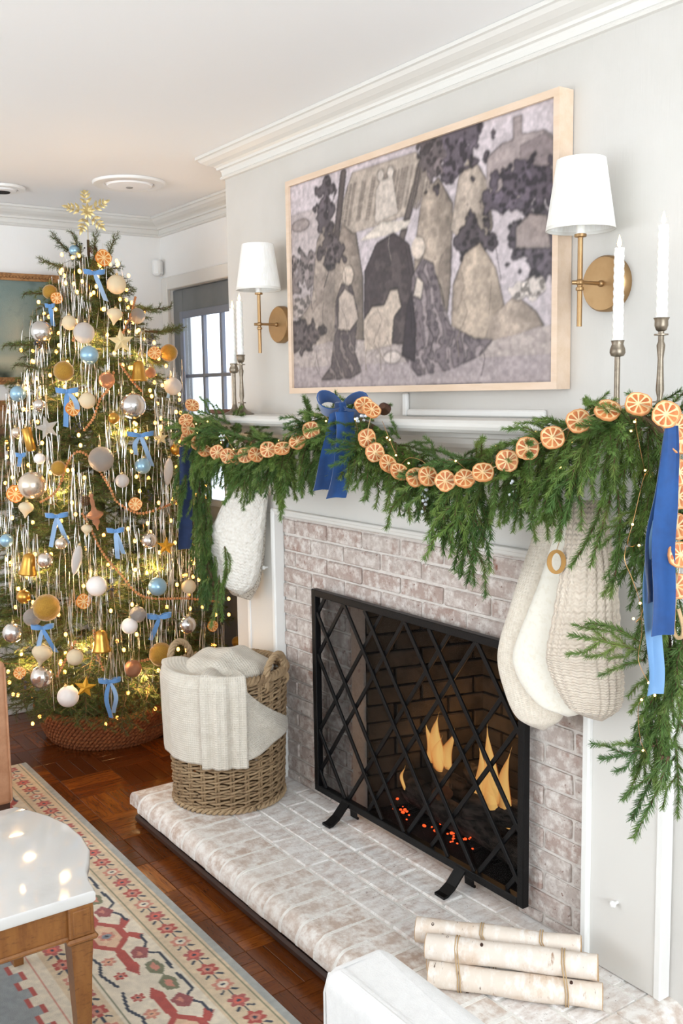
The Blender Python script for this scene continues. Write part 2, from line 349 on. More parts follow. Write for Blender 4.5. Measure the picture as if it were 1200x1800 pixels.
# ================================================================== THE FIREPLACE
facing = tag(obj('fireplace_facing', G().box(BX0, FX0, .0, .12, BZ0-.01, BZ1).box(FX1, BX1, .0, .12, BZ0-.01, BZ1).box(FX0, FX1, .0, .12, FZ, BZ1), mat('facing_mortar', srgb(224, 217, 210), .95, noise=(40, srgb(208, 199, 191), .45, .7, 5), bump=(140, .6)), smooth=False), 'whitewashed brick facing round the firebox opening', kind='structure')
CH = .0607; BL = .2065; brick_cache = {}
def brick_mesh(key, lx, ly, lz, m, b):
    k = (key, round(lx, 3), round(ly, 3), round(lz, 3), random.randint(0, 2))
    if k not in brick_cache:
        gg = G().cbox(-lx/2, lx/2, -ly/2, ly/2, -lz/2, lz/2, b); rr = random.Random(hash(k) & 0xffff)
        gg.v = [(x+rr.uniform(-.0018, .0018), y+rr.uniform(-.0015, .0015), z+rr.uniform(-.0018, .0018)) for x, y, z in gg.v]
        brick_cache[k] = mesh_of('brick', gg, W[m], False)
    return brick_cache[k]
nrow = int(math.ceil((BZ1-BZ0)/CH)); ztop = 1.125
for r in range(-1, nrow+1):
    z1 = ztop-CH*(r); z0 = z1-CH+.0085
    z0, z1 = max(z0, BZ0+.001), min(z1, BZ1)
    if z1-z0 < .008: continue
    x = -.054-BL*2-(BL/2 if r % 2 else 0)
    while x < BX1:
        a, b = x+.005, x+BL-.005; x += BL; segs = [(max(a, BX0), min(b, BX1))]
        if z0 < FZ-.02:
            s2 = []
            for a, b in segs:
                if a < FX0: s2.append((a, min(b, FX0-.001)))
                if b > FX1: s2.append((max(a, FX1+.001), b))
            segs = s2
        for a, b in segs:
            if b-a < .02: continue
            zz0 = max(z0, FZ+.002) if (b > FX0 and a < FX1) else z0
            if z1-zz0 < .008: continue
            place('brick', brick_mesh('f', b-a, .05, z1-zz0, 'brick', .004), facing, Matrix.Translation(((a+b)/2, .0165+random.uniform(-.002, .002), (zz0+z1)/2)))
# firebox: splayed side walls, back, floor, lintel
FB = .50
fb = tag(obj('firebox', G().box(FX0-.02, FX1+.02, .02, .6, BZ0-.05, BZ0-.002), W['soot'], smooth=False), 'dark sooty brick firebox behind the fire screen', kind='structure')
obj('lintel', G().cbox(FX0-.02, FX1+.02, .045, .10, FZ-.004, FZ+.02, .002), W['black_iron'], fb, False)
obj('smoke_shelf', G().box(FX0-.1, FX1+.1, .121, .66, FZ+.12, FZ+.16).box(FX0-.12, FX1+.12, .121, .15, FZ, FZ+.12), W['soot'], fb, False)
def firewall(p0, p1, name):
    p0 = Vector(p0); p1 = Vector(p1); d = (p1-p0); Lg = d.length; d.normalize(); n = Vector((-d.y, d.x, 0)); ang = math.atan2(d.y, d.x)
    base = obj(name, G().box(0, Lg, 0, .05, 0, FZ+.13, M=Matrix.Translation(p0+Vector((0, 0, BZ0-.002))) @ Matrix.Rotation(ang, 4, 'Z')), W['soot'], fb, False)
    for r in range(13):
        x = -(.1 if r % 2 else 0)
        while x < Lg:
            a, b = max(0, x+.004), min(Lg, x+.2); x += .2065
            if b-a > .02: place('brick', brick_mesh('b', b-a, .03, .056, 'firebrick', .003), fb, Matrix.Translation(p0+d*((a+b)/2)+n*.004+Vector((0, 0, BZ0+.03+r*.063))) @ Matrix.Rotation(ang, 4, 'Z'))
firewall((FX0, .06, 0), (FX0+.12, FB, 0), 'left_lining'); firewall((FX0+.12, FB, 0), (FX1-.12, FB, 0), 'back_lining'); firewall((FX1-.12, FB, 0), (FX1, .06, 0), 'right_lining')

# hearth
HX0, HX1, HY0 = -.40, 1.655, -.555; HZ = .125; NOSE = -.515
hearth = tag(obj('hearth', G().box(HX0+.06, HX1-.06, -.49, .02, .06, HZ-.005), W['mortar'], smooth=False), 'raised limewashed brick hearth with rounded front edge', kind='structure')
obj('base_board', G().cbox(HX0+.03, HX1-.03, NOSE-.004, -.02, .0, .058, .003), W['dark_wood'], hearth, False)
obj('base_moulding', G().cbox(HX0+.018, HX1-.018, NOSE-.022, NOSE-.004, 0, .03, .008), W['dark_wood'], hearth, False)
obj('base_moulding', G().cbox(HX0+.012, HX0+.03, NOSE-.004, -.02, 0, .03, .006), W['dark_wood'], hearth, False)
def nose_mesh(wd, ln, m='nose_brick'):
    # brick with quarter-round nose at local -y
    R = .05; pr = [(ln, -.058), (.012, -.058)]+[(R-R*math.cos(a)*1.0, -R+R*math.sin(a)) for a in [PI/2*k/8 for k in range(-1, 9)]]+[(ln, 0)]
    pr = [(max(0, a), min(0, b)) for a, b in pr]
    return mesh_of('brick', G().prism(pr, -wd/2, wd/2, lambda u, w, d: (d, u, w)), W[m], False)
NP = .0905; hb = [nose_mesh(.0815, .2), nose_mesh(.0825, .2), nose_mesh(.0805, .2)]
hm = mesh_of('mortar_joint', G().prism([(.2, -.055), (.012, -.055)]+[(.05-.0508*math.cos(a), -.05+.0508*math.sin(a)) for a in [PI/2*k/8 for k in range(-1, 9)]]+[(.2, .0006)], -.0062, .0062, lambda u, w, d: (d, u, w)), W['mortar'], False)
x = HX0+.10
while x < HX1-.06:
    place('brick', random.choice(hb), hearth, Matrix.Translation((x+NP/2, HY0+random.uniform(-.002, .002), HZ+random.uniform(-.0015, .0008))))
    place('mortar_joint', hm, hearth, Matrix.Translation((x, HY0, HZ)))
    x += NP
place('mortar_joint', hm, hearth, Matrix.Translation((x, HY0, HZ)))
# end bricks (nose turned to the side) on both ends
eb = nose_mesh(.19, .095)
for k in range(3):
    y = HY0+.105+k*.198
    if y < -.03:
        place('brick', eb, hearth, Matrix.Translation((HX0, y, HZ)) @ Matrix.Rotation(-PI/2, 4, 'Z'))
        place('brick', eb, hearth, Matrix.Translation((HX1, y, HZ)) @ Matrix.Rotation(PI/2, 4, 'Z'))
# stretcher rows behind the header row
yy = HY0+.207; row = 0
while yy < 0:
    wd = min(.0935, .004-yy); x = HX0+.098-(.105 if row % 2 else .02)-.0
    while x < HX1-.098:
        a, b = max(x+.0045, HX0+.1), min(x+.205, HX1-.1); x += .2105
        if b-a > .03: place('brick', brick_mesh('h', b-a, wd-.009, .05, 'hearth_brick', .004), hearth, Matrix.Translation(((a+b)/2, yy+wd/2, HZ-.026+random.uniform(-.0012, .0015))))
    yy += wd; row += 1

# mantel surround
SZ = 1.512
man = thing('fireplace_mantel', (.607, -.02, HZ), 'off-white painted wooden mantel surround with moulded shelf', 'mantel')
LY = -.035
for a, b in ((-.362, -.142), (1.352, 1.592)):
    obj('leg', G().cbox(a, b, LY, -.001, HZ, 1.146, .002), W['mantel'], man, False)
for a in (-.160, 1.352): obj('inner_trim', G().cbox(a, a+.024, LY-.014, -.001, HZ, 1.166, .005), W['white_and_lit_trim'], man, False)
obj('lightened_leg_edge', G().cbox(1.575, 1.596, LY-.004, -.001, HZ, 1.146, .003), W['white_and_lit_trim'], man, False)  # leg's lit side face, its brightness put into a paler strip
obj('lightened_leg_edge', G().cbox(-.366, -.345, LY-.004, -.001, HZ, 1.146, .003), W['white_and_lit_trim'], man, False)
obj('head_trim', G().cbox(-.136, 1.352, LY-.012, -.001, 1.142, 1.168, .005).cbox(-.136, 1.352, LY-.016, LY-.010, 1.156, 1.168, .002), W['mantel'], man, False)
obj('frieze', G().cbox(-.366, 1.596, LY, -.001, 1.146, 1.43, .002), W['mantel'], man, False)
def mould(name, pr, x0, x1):
    rings = []
    for (x, e) in ((x0, -1), (x1, 1)): rings.append([(x+e*d, -d-.0, z) for d, z in pr])
    gg = G(); n = len(pr)
    # front plus returns
    A = [(x0-d, 0, z) for d, z in pr]; B = [(x0-d, -d, z) for d, z in pr]; Cc = [(x1+d, -d, z) for d, z in pr]; D = [(x1+d, 0, z) for d, z in pr]
    gg.rings([A, B, Cc, D], True, True, True); return obj(name, gg, W['mantel'], man, False)
mould('bed_moulding', [(.036, 1.405), (.046, 1.405), (.050, 1.415), (.072, 1.425), (.098, 1.432), (.112, 1.444), (.118, 1.458), (.128, 1.462), (.132, 1.478), (.036, 1.478)], -.362, 1.592)
mould('shelf', [(.0, SZ-.036), (.178, SZ-.036), (.186, SZ-.034), (.194, SZ-.026), (.196, SZ-.018), (.194, SZ-.010), (.186, SZ-.002), (.178, SZ), (.0, SZ)], -.33, 1.56)
for c, lab in ((Vector((1.463, LY, .32)), 'small white stocking peg'), (Vector((-.21, LY, .935)), 'small white stocking peg')):
    obj('peg', G().lathe([(.004, 0), (.004, .012), (.008, .014), (.009, .019), (.006, .023), (.001, .024)], 14, c, M=basis((0, -1, 0))), W['white_and_lit_trim'], man)
# ================================================================== PRINTS (flat pictures, rug): a small rasteriser for colour attributes
def lin(c): c = np.asarray(c, float)/255; return np.where(c <= .04045, c/12.92, ((c+.055)/1.055)**2.4)
def vnoise(h, w, cell, seed, octs=4):
    r = np.random.RandomState(seed); out = np.zeros((h, w)); amp = 1; tot = 0
    for o in range(octs):
        c = max(1.5, cell/2**o); gh, gw = int(h/c)+3, int(w/c)+3; gr = r.rand(gh, gw)
        y = np.arange(h)/c; x = np.arange(w)/c; yi = y.astype(int); xi = x.astype(int); fy = (y-yi)[:, None]; fx = (x-xi)[None]
        fy = fy*fy*(3-2*fy); fx = fx*fx*(3-2*fx)
        a = gr[yi][:, xi]; b = gr[yi][:, xi+1]; cc = gr[yi+1][:, xi]; d = gr[yi+1][:, xi+1]
        out += amp*((a*(1-fx)+b*fx)*(1-fy)+(cc*(1-fx)+d*fx)*fy); tot += amp; amp *= .5
    return out/tot
class Canvas:
    def __init__(s, h, w, asp): s.h, s.w = h, w; s.a = np.zeros((h, w, 3)); s.V, s.U = np.mgrid[0:1:h*1j, 0:1:w*1j]; s.asp = asp
    def mask(s, pts):
        n = len(pts); m = np.zeros((s.h, s.w), bool)
        for i in range(n):
            (x0, y0), (x1, y1) = pts[i], pts[(i+1) % n]
            c = ((y0 > s.V) != (y1 > s.V)); m ^= c & (s.U < (x1-x0)*(s.V-y0)/((y1-y0) or 1e-9)+x0)
        return m
    def fill(s, m, col, al=1.0):
        al = np.asarray(al)*m; s.a = s.a*(1-al[..., None])+np.asarray(col, float)*al[..., None]
    def poly(s, pts, col, al=1.0): s.fill(s.mask(pts), col, al)
    def ell(s, x, y, rx, ry, col, al=1.0): s.fill(((s.U-x)/rx)**2+((s.V-y)/ry)**2 < 1, col, al)
    def line(s, pts, wd, col):
        for (x0, y0), (x1, y1) in zip(pts[:-1], pts[1:]):
            dx, dy = (x1-x0)*s.asp, y1-y0; L2 = dx*dx+dy*dy or 1e-9
            t = np.clip(((s.U-x0)*s.asp*dx+(s.V-y0)*dy)/L2, 0, 1)
            s.fill(((s.U-x0)*s.asp-t*dx)**2+(s.V-y0-t*dy)**2 < wd*wd, col)
def print_mesh(name, cv, M, m, parent, bow=None):
    """grid carrying the canvas as a colour attribute; M(u,v)->world"""
    h, w = cv.h, cv.w; us = np.linspace(0, 1, w); vs = np.linspace(0, 1, h); off = ORG.get(parent.name) if parent else Vector((0, 0, 0))
    o0 = np.array(M(0, 0)); eu = np.array(M(1, 0))-o0; ev = np.array(M(0, 1))-o0
    P = (o0-np.array(off))[None, None]+us[None, :, None]*eu+vs[:, None, None]*ev
    idx = np.arange(h*w).reshape(h, w); F = np.stack([idx[:-1, :-1], idx[:-1, 1:], idx[1:, 1:], idx[1:, :-1]], -1).reshape(-1, 4)
    me = bpy.data.meshes.new(name); me.vertices.add(h*w); me.vertices.foreach_set('co', P.reshape(-1).astype(np.float32))
    me.loops.add(F.size); me.loops.foreach_set('vertex_index', F.reshape(-1).astype(np.int32)); me.polygons.add(len(F))
    me.polygons.foreach_set('loop_start', (np.arange(len(F))*4).astype(np.int32)); me.update(calc_edges=True)
    at_ = me.attributes.new('print', 'FLOAT_COLOR', 'POINT'); c4 = np.ones((h*w, 4), np.float32); c4[:, :3] = lin(np.clip(cv.a, 0, 255)).reshape(-1, 3); at_.data.foreach_set('color', c4.reshape(-1))
    me.materials.append(m); o = bpy.data.objects.new(name, me); COL.objects.link(o); ORG[o.name] = off
    if parent: o.parent = parent
    return o

# ---- framed screen over the mantel with a sepia rocky scene
TZ0, TZ1, TX0, TX1, TYF = 1.586, 2.309, 0.0, 1.257, -.051
tv = thing('framed_television', (.6285, -.02, TZ0), 'wide maple-framed screen showing a sepia rocky scene above the mantel', 'television')
b = .019
def bar(pts): return G().prism(pts, TYF, -.002, lambda u, w, d: (u, d, w))
obj('frame_bar', bar([(TX0, TZ0), (TX1, TZ0), (TX1-b, TZ0+b), (TX0+b, TZ0+b)][::-1]), W['maple'], tv, False)
obj('frame_bar', bar([(TX0, TZ1), (TX0+b, TZ1-b), (TX1-b, TZ1-b), (TX1, TZ1)][::-1]), W['maple'], tv, False)
obj('frame_bar', bar([(TX0, TZ0), (TX0+b, TZ0+b), (TX0+b, TZ1-b), (TX0, TZ1)][::-1]), W['maple'], tv, False)
obj('frame_bar', bar([(TX1, TZ0), (TX1, TZ1), (TX1-b, TZ1-b), (TX1-b, TZ0+b)][::-1]), W['maple'], tv, False)
obj('bezel', G().box(TX0+b-.001, TX1-b+.001, TYF+.010, -.004, TZ0+b-.001, TZ1-b+.001), W['black_iron'], tv, False)
cv = Canvas(262, 440, 1.75); U, V = cv.U, cv.V; n1 = vnoise(262, 440, 60, 3); n2 = vnoise(262, 440, 14, 5); n3 = vnoise(262, 440, 5, 9, 2)
cv.a[:] = np.array([200, 193, 199])*(1-.12*(1-V))[..., None]
cv.fill((U < .25) & (V < .86), (172, 163, 162), .6)
n4 = vnoise(262, 440, 9, 15, 2)
def foliage(x, y, rx, ry, col, th=.5):
    m = (((U-x)/rx)**2+((V-y)/ry)**2+(n2-.5)*1.8+(n4-.5)*2.4 < 1); cv.fill(m, col, .92); cv.fill(m & (n4 > .56), np.asarray(col)*1.35, .7); cv.fill(m & (n3 < .36), np.asarray(col)*.7, .8)
def rock(pts, col, dark=(96, 86, 82)):
    m = cv.mask(pts); xs_ = [p[0] for p in pts]; sh = np.clip((U-min(xs_))/(max(xs_)-min(xs_)), 0, 1)
    c = np.asarray(col)[None, None]*(1.08-.34*np.abs(sh-.38)*1.6)[..., None]; cv.a = np.where(m[..., None], c*(.86+.28*n2[..., None]), cv.a)
    cv.fill(m & (n1 > .6), dark, .22)
foliage(.07, .58, .12, .09, (120, 112, 112)); foliage(.05, .40, .10, .05, (165, 156, 152))
rock([(.0, .18), (.0, .30), (.10, .42), (.13, .70), (.18, .80), (.24, .74), (.26, .55), (.30, .2)], (150, 140, 132))
rock([(.2, .30), (.22, .62), (.26, .80), (.31, .72), (.34, .5), (.34, .18)], (158, 147, 137))
cv.poly([(.23, .78), (.30, .97), (.56, .97), (.62, .82), (.52, .72), (.30, .70)], (176, 166, 156)); cv.line([(.26, .98), (.22, .66)], .02, (92, 84, 84)); cv.line([(.58, .92), (.50, .62)], .018, (100, 92, 90))
for k in range(60):
    x = .25+.35*random.random(); cv.line([(x, .74+.02*random.random()), (x+.03, .92)], .0025, (150, 140, 132))
cv.poly([(.34, .16), (.35, .52), (.40, .63), (.47, .66), (.53, .60), (.56, .42), (.54, .16)], (70, 63, 66)); cv.fill(cv.mask([(.36, .16), (.37, .52), (.42, .6), (.52, .56), (.54, .16)]) & (n2 > .5), (90, 82, 82), .6)
cv.poly([(.33, .66), (.42, .72), (.54, .70), (.52, .665), (.40, .655)], (206, 199, 190))
rock([(.55, .2), (.55, .56), (.58, .78), (.64, .84), (.69, .72), (.68, .4), (.66, .2)], (170, 158, 146))
rock([(.68, .62), (.71, .82), (.75, .90), (.80, .78), (.82, .6), (.78, .5)], (176, 165, 154))
foliage(.70, .96, .10, .16, (86, 79, 88)); foliage(.62, .93, .05, .10, (104, 96, 98)); foliage(.17, .86, .05, .12, (82, 76, 82)); foliage(.20, .64, .06, .08, (84, 77, 80))
cv.poly([(.80, .70), (.80, .86), (.85, .90), (.88, .90), (.88, .98), (.905, .98), (.905, .91), (.97, .90), (1, .86), (1, .66)], (160, 150, 150)); cv.poly([(.90, .74), (.90, .87), (.97, .89), (1, .85), (1, .72)], (134, 124, 126))
foliage(.90, .72, .12, .09, (84, 77, 88)); foliage(.97, .5, .10, .13, (82, 76, 84)); foliage(.76, .56, .07, .07, (72, 66, 72)); cv.poly([(.89, .50), (.89, .58), (.93, .62), (.98, .60), (.99, .48)], (154, 144, 142))
rock([(.68, .16), (.69, .40), (.73, .52), (.78, .55), (.83, .44), (.88, .16)], (176, 163, 149)); rock([(.78, .12), (.82, .26), (.89, .33), (.95, .26), (1, .14), (1, .08)], (164, 152, 141))
gm = V < (.19+.03*np.sin(U*7)+.03*(n1-.5)); cv.fill(gm, (172, 163, 160)); cv.fill(gm & (n2 > .55), (150, 141, 140), .5); cv.fill((V < .1) & gm, (150, 142, 152), .4)
foliage(.05, .26, .10, .07, (88, 80, 82)); foliage(.93, .34, .05, .04, (205, 198, 192))
# resting pale animal and two robed kneeling shapes
cv.poly([(.345, .16), (.34, .30), (.38, .36), (.43, .36), (.455, .42), (.485, .42), (.50, .34), (.47, .30), (.46, .18)], (190, 178, 166)); cv.ell(.40, .25, .05, .08, (178, 166, 155))
def robe(pts, col, folds, head, hc):
    m = cv.mask(pts); cv.fill(m, col); cv.fill(m & (np.sin((U*1.75*.9+V*.22)*95+n1*26+n2*3) > .30), folds, .7); cv.fill(m & (n3 > .62), (60, 54, 60), .5); cv.ell(head[0], head[1], .026, .048, hc)
robe([(.14, .035), (.19, .10), (.21, .26), (.215, .40), (.245, .48), (.29, .47), (.315, .36), (.31, .27), (.30, .16), (.33, .07), (.28, .04)], (96, 88, 90), (146, 136, 134), (.275, .515), (196, 184, 172))
cv.poly([(.225, .27), (.23, .42), (.26, .46), (.30, .42), (.32, .31), (.28, .26)], (176, 165, 156))
robe([(.51, .12), (.53, .30), (.54, .46), (.58, .53), (.62, .50), (.65, .36), (.68, .24), (.76, .18), (.82, .17), (.78, .11), (.68, .06), (.56, .04)], (120, 111, 116), (168, 158, 160), (.565, .575), (204, 193, 182))
cv.poly([(.50, .13), (.52, .34), (.54, .40), (.555, .25), (.55, .10)], (54, 48, 54)); cv.poly([(.545, .38), (.56, .46), (.585, .43), (.575, .36)], (206, 196, 186))
cv.ell(.46, .125, .035, .028, (196, 187, 182)); cv.poly([(.395, .72), (.40, .86), (.42, .90), (.47, .90), (.49, .74)], (198, 190, 182)); cv.ell(.42, .92, .014, .026, (204, 196, 188)); cv.ell(.46, .92, .014, .026, (204, 196, 188)); cv.ell(.05, .80, .045, .03, (150, 141, 140))
lum = cv.a.mean(-1)
for _s in (1, 2):
    gx = np.abs(np.roll(lum, _s, 1)-np.roll(lum, -_s, 1)); gy = np.abs(np.roll(lum, _s, 0)-np.roll(lum, -_s, 0)); e_ = np.clip((gx+gy)/90, 0, 1)[..., None]; cv.a = cv.a*(1-.22*e_)
for k in range(26):                                  # cracks and hatching on the rocks
    x, y = random.uniform(.05, .95), random.uniform(.15, .72); cv.line([(x, y), (x+random.uniform(-.015, .02), y-.05), (x+random.uniform(-.01, .03), y-.12)], .0022, tuple(cv.a[min(261, int(y*261)), int(x*439)]*.72))
for _k in range(2): cv.a = (cv.a*2+np.roll(cv.a, 1, 0)+np.roll(cv.a, -1, 0)+np.roll(cv.a, 1, 1)+np.roll(cv.a, -1, 1))/6
cv.a = cv.a*(.80+.26*n3[..., None]+.10*n2[..., None]); cv.a[..., 0] *= 1.03; cv.a[..., 2] *= .985
W['screen'] = attr_mat('sepia_screen', .32, spec=.35)
print_mesh('picture', cv, lambda u, v: (TX0+b+u*(TX1-TX0-2*b), TYF+.009, TZ0+b+v*(TZ1-TZ0-2*b)), W['screen'], tv)
# cable cover below the screen
cc = thing('cable_cover', (.60, -.005, SZ), 'white cable cover running down from the framed screen to the mantel', 'cable cover')
obj('vertical_channel', G().cbox(.590, .612, -.014, 0, SZ+.001, TZ0-.003, .004), W['white_plastic'], cc, False)
obj('horizontal_channel', G().cbox(.613, 1.18, -.014, 0, SZ+.001, SZ+.021, .004), W['white_plastic'], cc, False)

# ---- sconces
W['seam'] = mat('shade_seam', srgb(228, 225, 218), .9)
def sconce(x, label):
    yr = -.095; t = thing('wall_sconce', (x, 0, 1.73), label, 'sconce', 'brass wall sconces'); zA = 1.834
    obj('backplate', G().lathe([(.066, 0), (.066, .020), (.062, .025), (.001, .025)], 40, (x+.008, 0, zA), M=basis((0, -1, 0))), W['brass'], t)
    obj('arm', G().tube([(x+.004, -.024, zA), (x, yr, zA)], .0045, 12).sphere((x+.004, -.028, zA), .008, 12, 8).sphere((x, yr, zA), .0095, 14, 10).tube([(x, yr, zA), (x-.012, yr-.014, zA)], .005, 10), W['brass'], t)
    obj('rod', G().tube([(x, yr, 1.732), (x, yr, 1.943)], .0062, 14).lathe([(.0062, 1.814), (.0095, 1.816), (.0095, 1.822), (.0062, 1.824)], 16, (x, yr, 0)).lathe([(.006, 1.936), (.014, 1.938), (.014, 1.944), (.006, 1.946)], 18, (x, yr, 0)), W['brass'], t)
    obj('candle_sleeve', G().lathe([(.0105, 1.944), (.0105, 2.0), (.009, 2.004), (.001, 2.004)], 18, (x, yr, 0)), W['wax'], t)
    sh = obj('lamp_shade', G().rings([[Vector((x+r*math.cos(2*PI*i/48), yr+r*math.sin(2*PI*i/48), z)) for i in range(48)] for r, z in ((.0795, 1.955), (.0795, 1.957), (.056, 2.112), (.0545, 2.112), (.0775, 1.957), (.0775, 1.955))], loop=True), W['shade'], t)
    obj('rim_tape', G().rings([[Vector((x+r*math.cos(2*PI*i/48), yr+r*math.sin(2*PI*i/48), z)) for i in range(48)] for r, z in ((.0802, 1.953), (.0792, 1.961), (.077, 1.961), (.077, 1.953))], loop=True), W['seam'], sh)
    obj('spider', G().tube([(x-.055, yr, 2.095), (x+.055, yr, 2.095)], .0015, 6).tube([(x, yr-.055, 2.095), (x, yr+.055, 2.095)], .0015, 6).tube([(x, yr, 2.0), (x, yr, 2.095)], .0025, 6), W['brass'], sh)
sconce(-.122, 'brass wall sconce with white tapered shade left of the framed screen')
sconce(1.368, 'brass wall sconce with white tapered shade right of the framed screen')

# ---- candlesticks and candles
def candle(x, y, z0, z1, label):
    t = thing('taper_candle', (x, y, z0), label, 'candle', 'spiral taper candles'); rings = []; K = int((z1-z0)/.0032)
    for k in range(K+1):
        z = z0+(z1-z0)*k/K; r = .0118-.0012*k/K; tw = 2*PI*(z-z0)/.085; ring = []
        for i in range(20):
            a = 2*PI*i/20; ring.append((x+math.cos(a)*r*(1+.10*math.cos(5*(a+tw))), y+math.sin(a)*r*(1+.10*math.cos(5*(a+tw))), z+(.002 if k == K and i % 2 else 0)))
        rings.append(ring)
    obj('wax_body', G().rings(rings, True, True, True), W['wax'], t)
    obj('wick', G().tube([(x, y, z1-.002), (x, y, z1+.008)], .001, 5), W['black_iron'], t)
    obj('flame', G().lathe([(.001, 0), (.0042, .004), (.0052, .009), (.0036, .016), (.0018, .022), (.0003, .028)], 12, (x, y, z1+.002)), W['flame'], t)
def stick(x, y, zt, kind, label):
    t = thing('candlestick', (x, y, SZ), label, 'candlestick', 'pewter candlesticks')
    base = [(.044, SZ+.0005), (.044, SZ+.003), (.036, SZ+.007), (.020, SZ+.014), (.011, SZ+.026), (.0075, SZ+.038)]
    obj('base', G().lathe(base, 28, (x, y, 0)), W['pewter'], t)
    if kind == 'plain':
        obj('stem', G().lathe([(.0075, SZ+.037), (.0062, SZ+.06), (.0062, zt-.034)], 18, (x, y, 0)), W['pewter'], t)
        obj('cup', G().lathe([(.0062, zt-.036), (.014, zt-.034), (.0175, zt-.027), (.0165, zt-.018), (.0125, zt-.008), (.0150, zt), (.0122, zt), (.0115, zt-.012), (.001, zt-.013)], 24, (x, y, 0)), W['pewter'], t)
    else:
        obj('stem', G().lathe([(.0078, SZ+.037), (.0065, SZ+.042), (.0065, SZ+.046), (.0055, SZ+.052), (.0088, SZ+.068), (.0068, SZ+.11), (.0060, SZ+.135), (.0092, zt-.058), (.0062, zt-.050), (.0062, zt-.028)], 18, (x, y, 0)), W['pewter'], t)
        for zz in (SZ+.043, zt-.036): obj('ring', G().lathe([(.006, zz-.002), (.0150, zz-.001), (.0150, zz+.002), (.006, zz+.003)], 22, (x, y, 0)), W['pewter'], t)
        obj('cup', G().lathe([(.0062, zt-.029), (.011, zt-.026), (.0145, zt-.016), (.0140, zt-.006), (.0172, zt), (.0122, zt), (.0115, zt-.012), (.001, zt-.013)], 24, (x, y, 0)), W['pewter'], t)
for x, y, zt, zc, k, s in ((-.275, -.12, 1.70, 1.898, 'plain', 'shorter plain pewter candlestick standing at the left end of the mantel'), (-.229, -.115, 1.73, 1.922, 'turned', 'taller turned pewter candlestick standing at the left end of the mantel'),
                           (1.503, -.12, 1.692, 1.893, 'plain', 'shorter plain pewter candlestick in front of the right sconce'), (1.619, -.12, 1.734, 1.926, 'turned', 'taller turned pewter candlestick at the right end of the mantel')):
    stick(x, y, zt, k, s); candle(x, y, zt-.012, zc, 'lit white spiral candle in the '+s.replace(' standing', '').replace('pewter ', '').replace(' end of the', ' of'))
tag(obj('wooden_tray', G().lathe([(.05, SZ+.001), (.06, SZ+.004), (.068, SZ+.018), (.064, SZ+.018), (.056, SZ+.006), (.001, SZ+.005)], 26, (-.40, -.09, 0)), mat('red_brown_wood', srgb(120, 78, 66), .5)), 'small red-brown wooden dish at the left end of the mantel', 'dish')

# ---- fire screen
SX0, SX1, SZ0, SZ1, SY = .124, 1.160, .174, .907, -.045
fs = thing('fire_screen', ((SX0+SX1)/2, SY, HZ), 'black iron fire screen with diamond lattice and mesh', 'fire screen')
fw = .024
for a in (SX0, SX1-fw): obj('frame_bar', G().cbox(a, a+fw, SY-.012, SY+.012, SZ0, SZ1, .002), W['black_iron'], fs, False)
for z in (SZ0, SZ1-fw): obj('frame_bar', G().cbox(SX0+fw, SX1-fw, SY-.012, SY+.012, z, z+fw, .002), W['black_iron'], fs, False)
x0, x1, z0, z1 = SX0+fw, SX1-fw, SZ0+fw, SZ1-fw; Hh = z1-z0; Ww = x1-x0
def clipseg(p, q):
    (ax, az), (bx, bz) = p, q; t0, t1 = 0, 1
    for d, lo, hi, s in ((bx-ax, x0, x1, ax), (bz-az, z0, z1, az)):
        if abs(d) < 1e-9: continue
        a, c = (lo-s)/d, (hi-s)/d
        if a > c: a, c = c, a
        t0, t1 = max(t0, a), min(t1, c)
    return None if t1-t0 < .01 else ((ax+(bx-ax)*t0, az+(bz-az)*t0), (ax+(bx-ax)*t1, az+(bz-az)*t1))
RUN = Hh*.77           # horizontal run of a full-height bar
pos = []
for k in range(-3, 6): pos += [-.012+k*.326, -.012+k*.326+.115]
for sgn in (1, -1):
    for s in pos:
        p, q = ((s, z1), (s+RUN, z0)) if sgn > 0 else ((s, z0), (s+RUN, z1))
        c = clipseg(p, q)
        if c is None: continue
        (ax, az), (bx, bz) = c; Lg = math.hypot(bx-ax, bz-az)
        if Lg < .04: continue
        M = Matrix.Translation(((ax+bx)/2, SY+(-.004 if sgn > 0 else .004), (az+bz)/2)) @ Matrix.Rotation(-math.atan2(bz-az, bx-ax), 4, 'Y')
        obj('lattice_bar', G().cbox(-Lg/2, Lg/2, -.0035, .0035, -.007, .007, .001, M=M), W['black_iron'], fs, False)
mm = bpy.data.materials.new('fine_wire_mesh'); mm.use_nodes = True; nt = mm.node_tree; nt.nodes.clear(); o_ = nt.nodes.new('ShaderNodeOutputMaterial'); tr = nt.nodes.new('ShaderNodeBsdfTransparent'); df = nt.nodes.new('ShaderNodeBsdfDiffuse'); df.inputs[0].default_value = srgb(28, 26, 25); mx = nt.nodes.new('ShaderNodeMixShader')
mx.inputs[0].default_value = .34; nt.links.new(tr.outputs[0], mx.inputs[1]); nt.links.new(df.outputs[0], mx.inputs[2]); nt.links.new(mx.outputs[0], o_.inputs[0])
obj('wire_mesh', G().box(x0-.004, x1+.004, SY+.0095, SY+.0105, z0-.004, z1+.004), mm, fs, False)
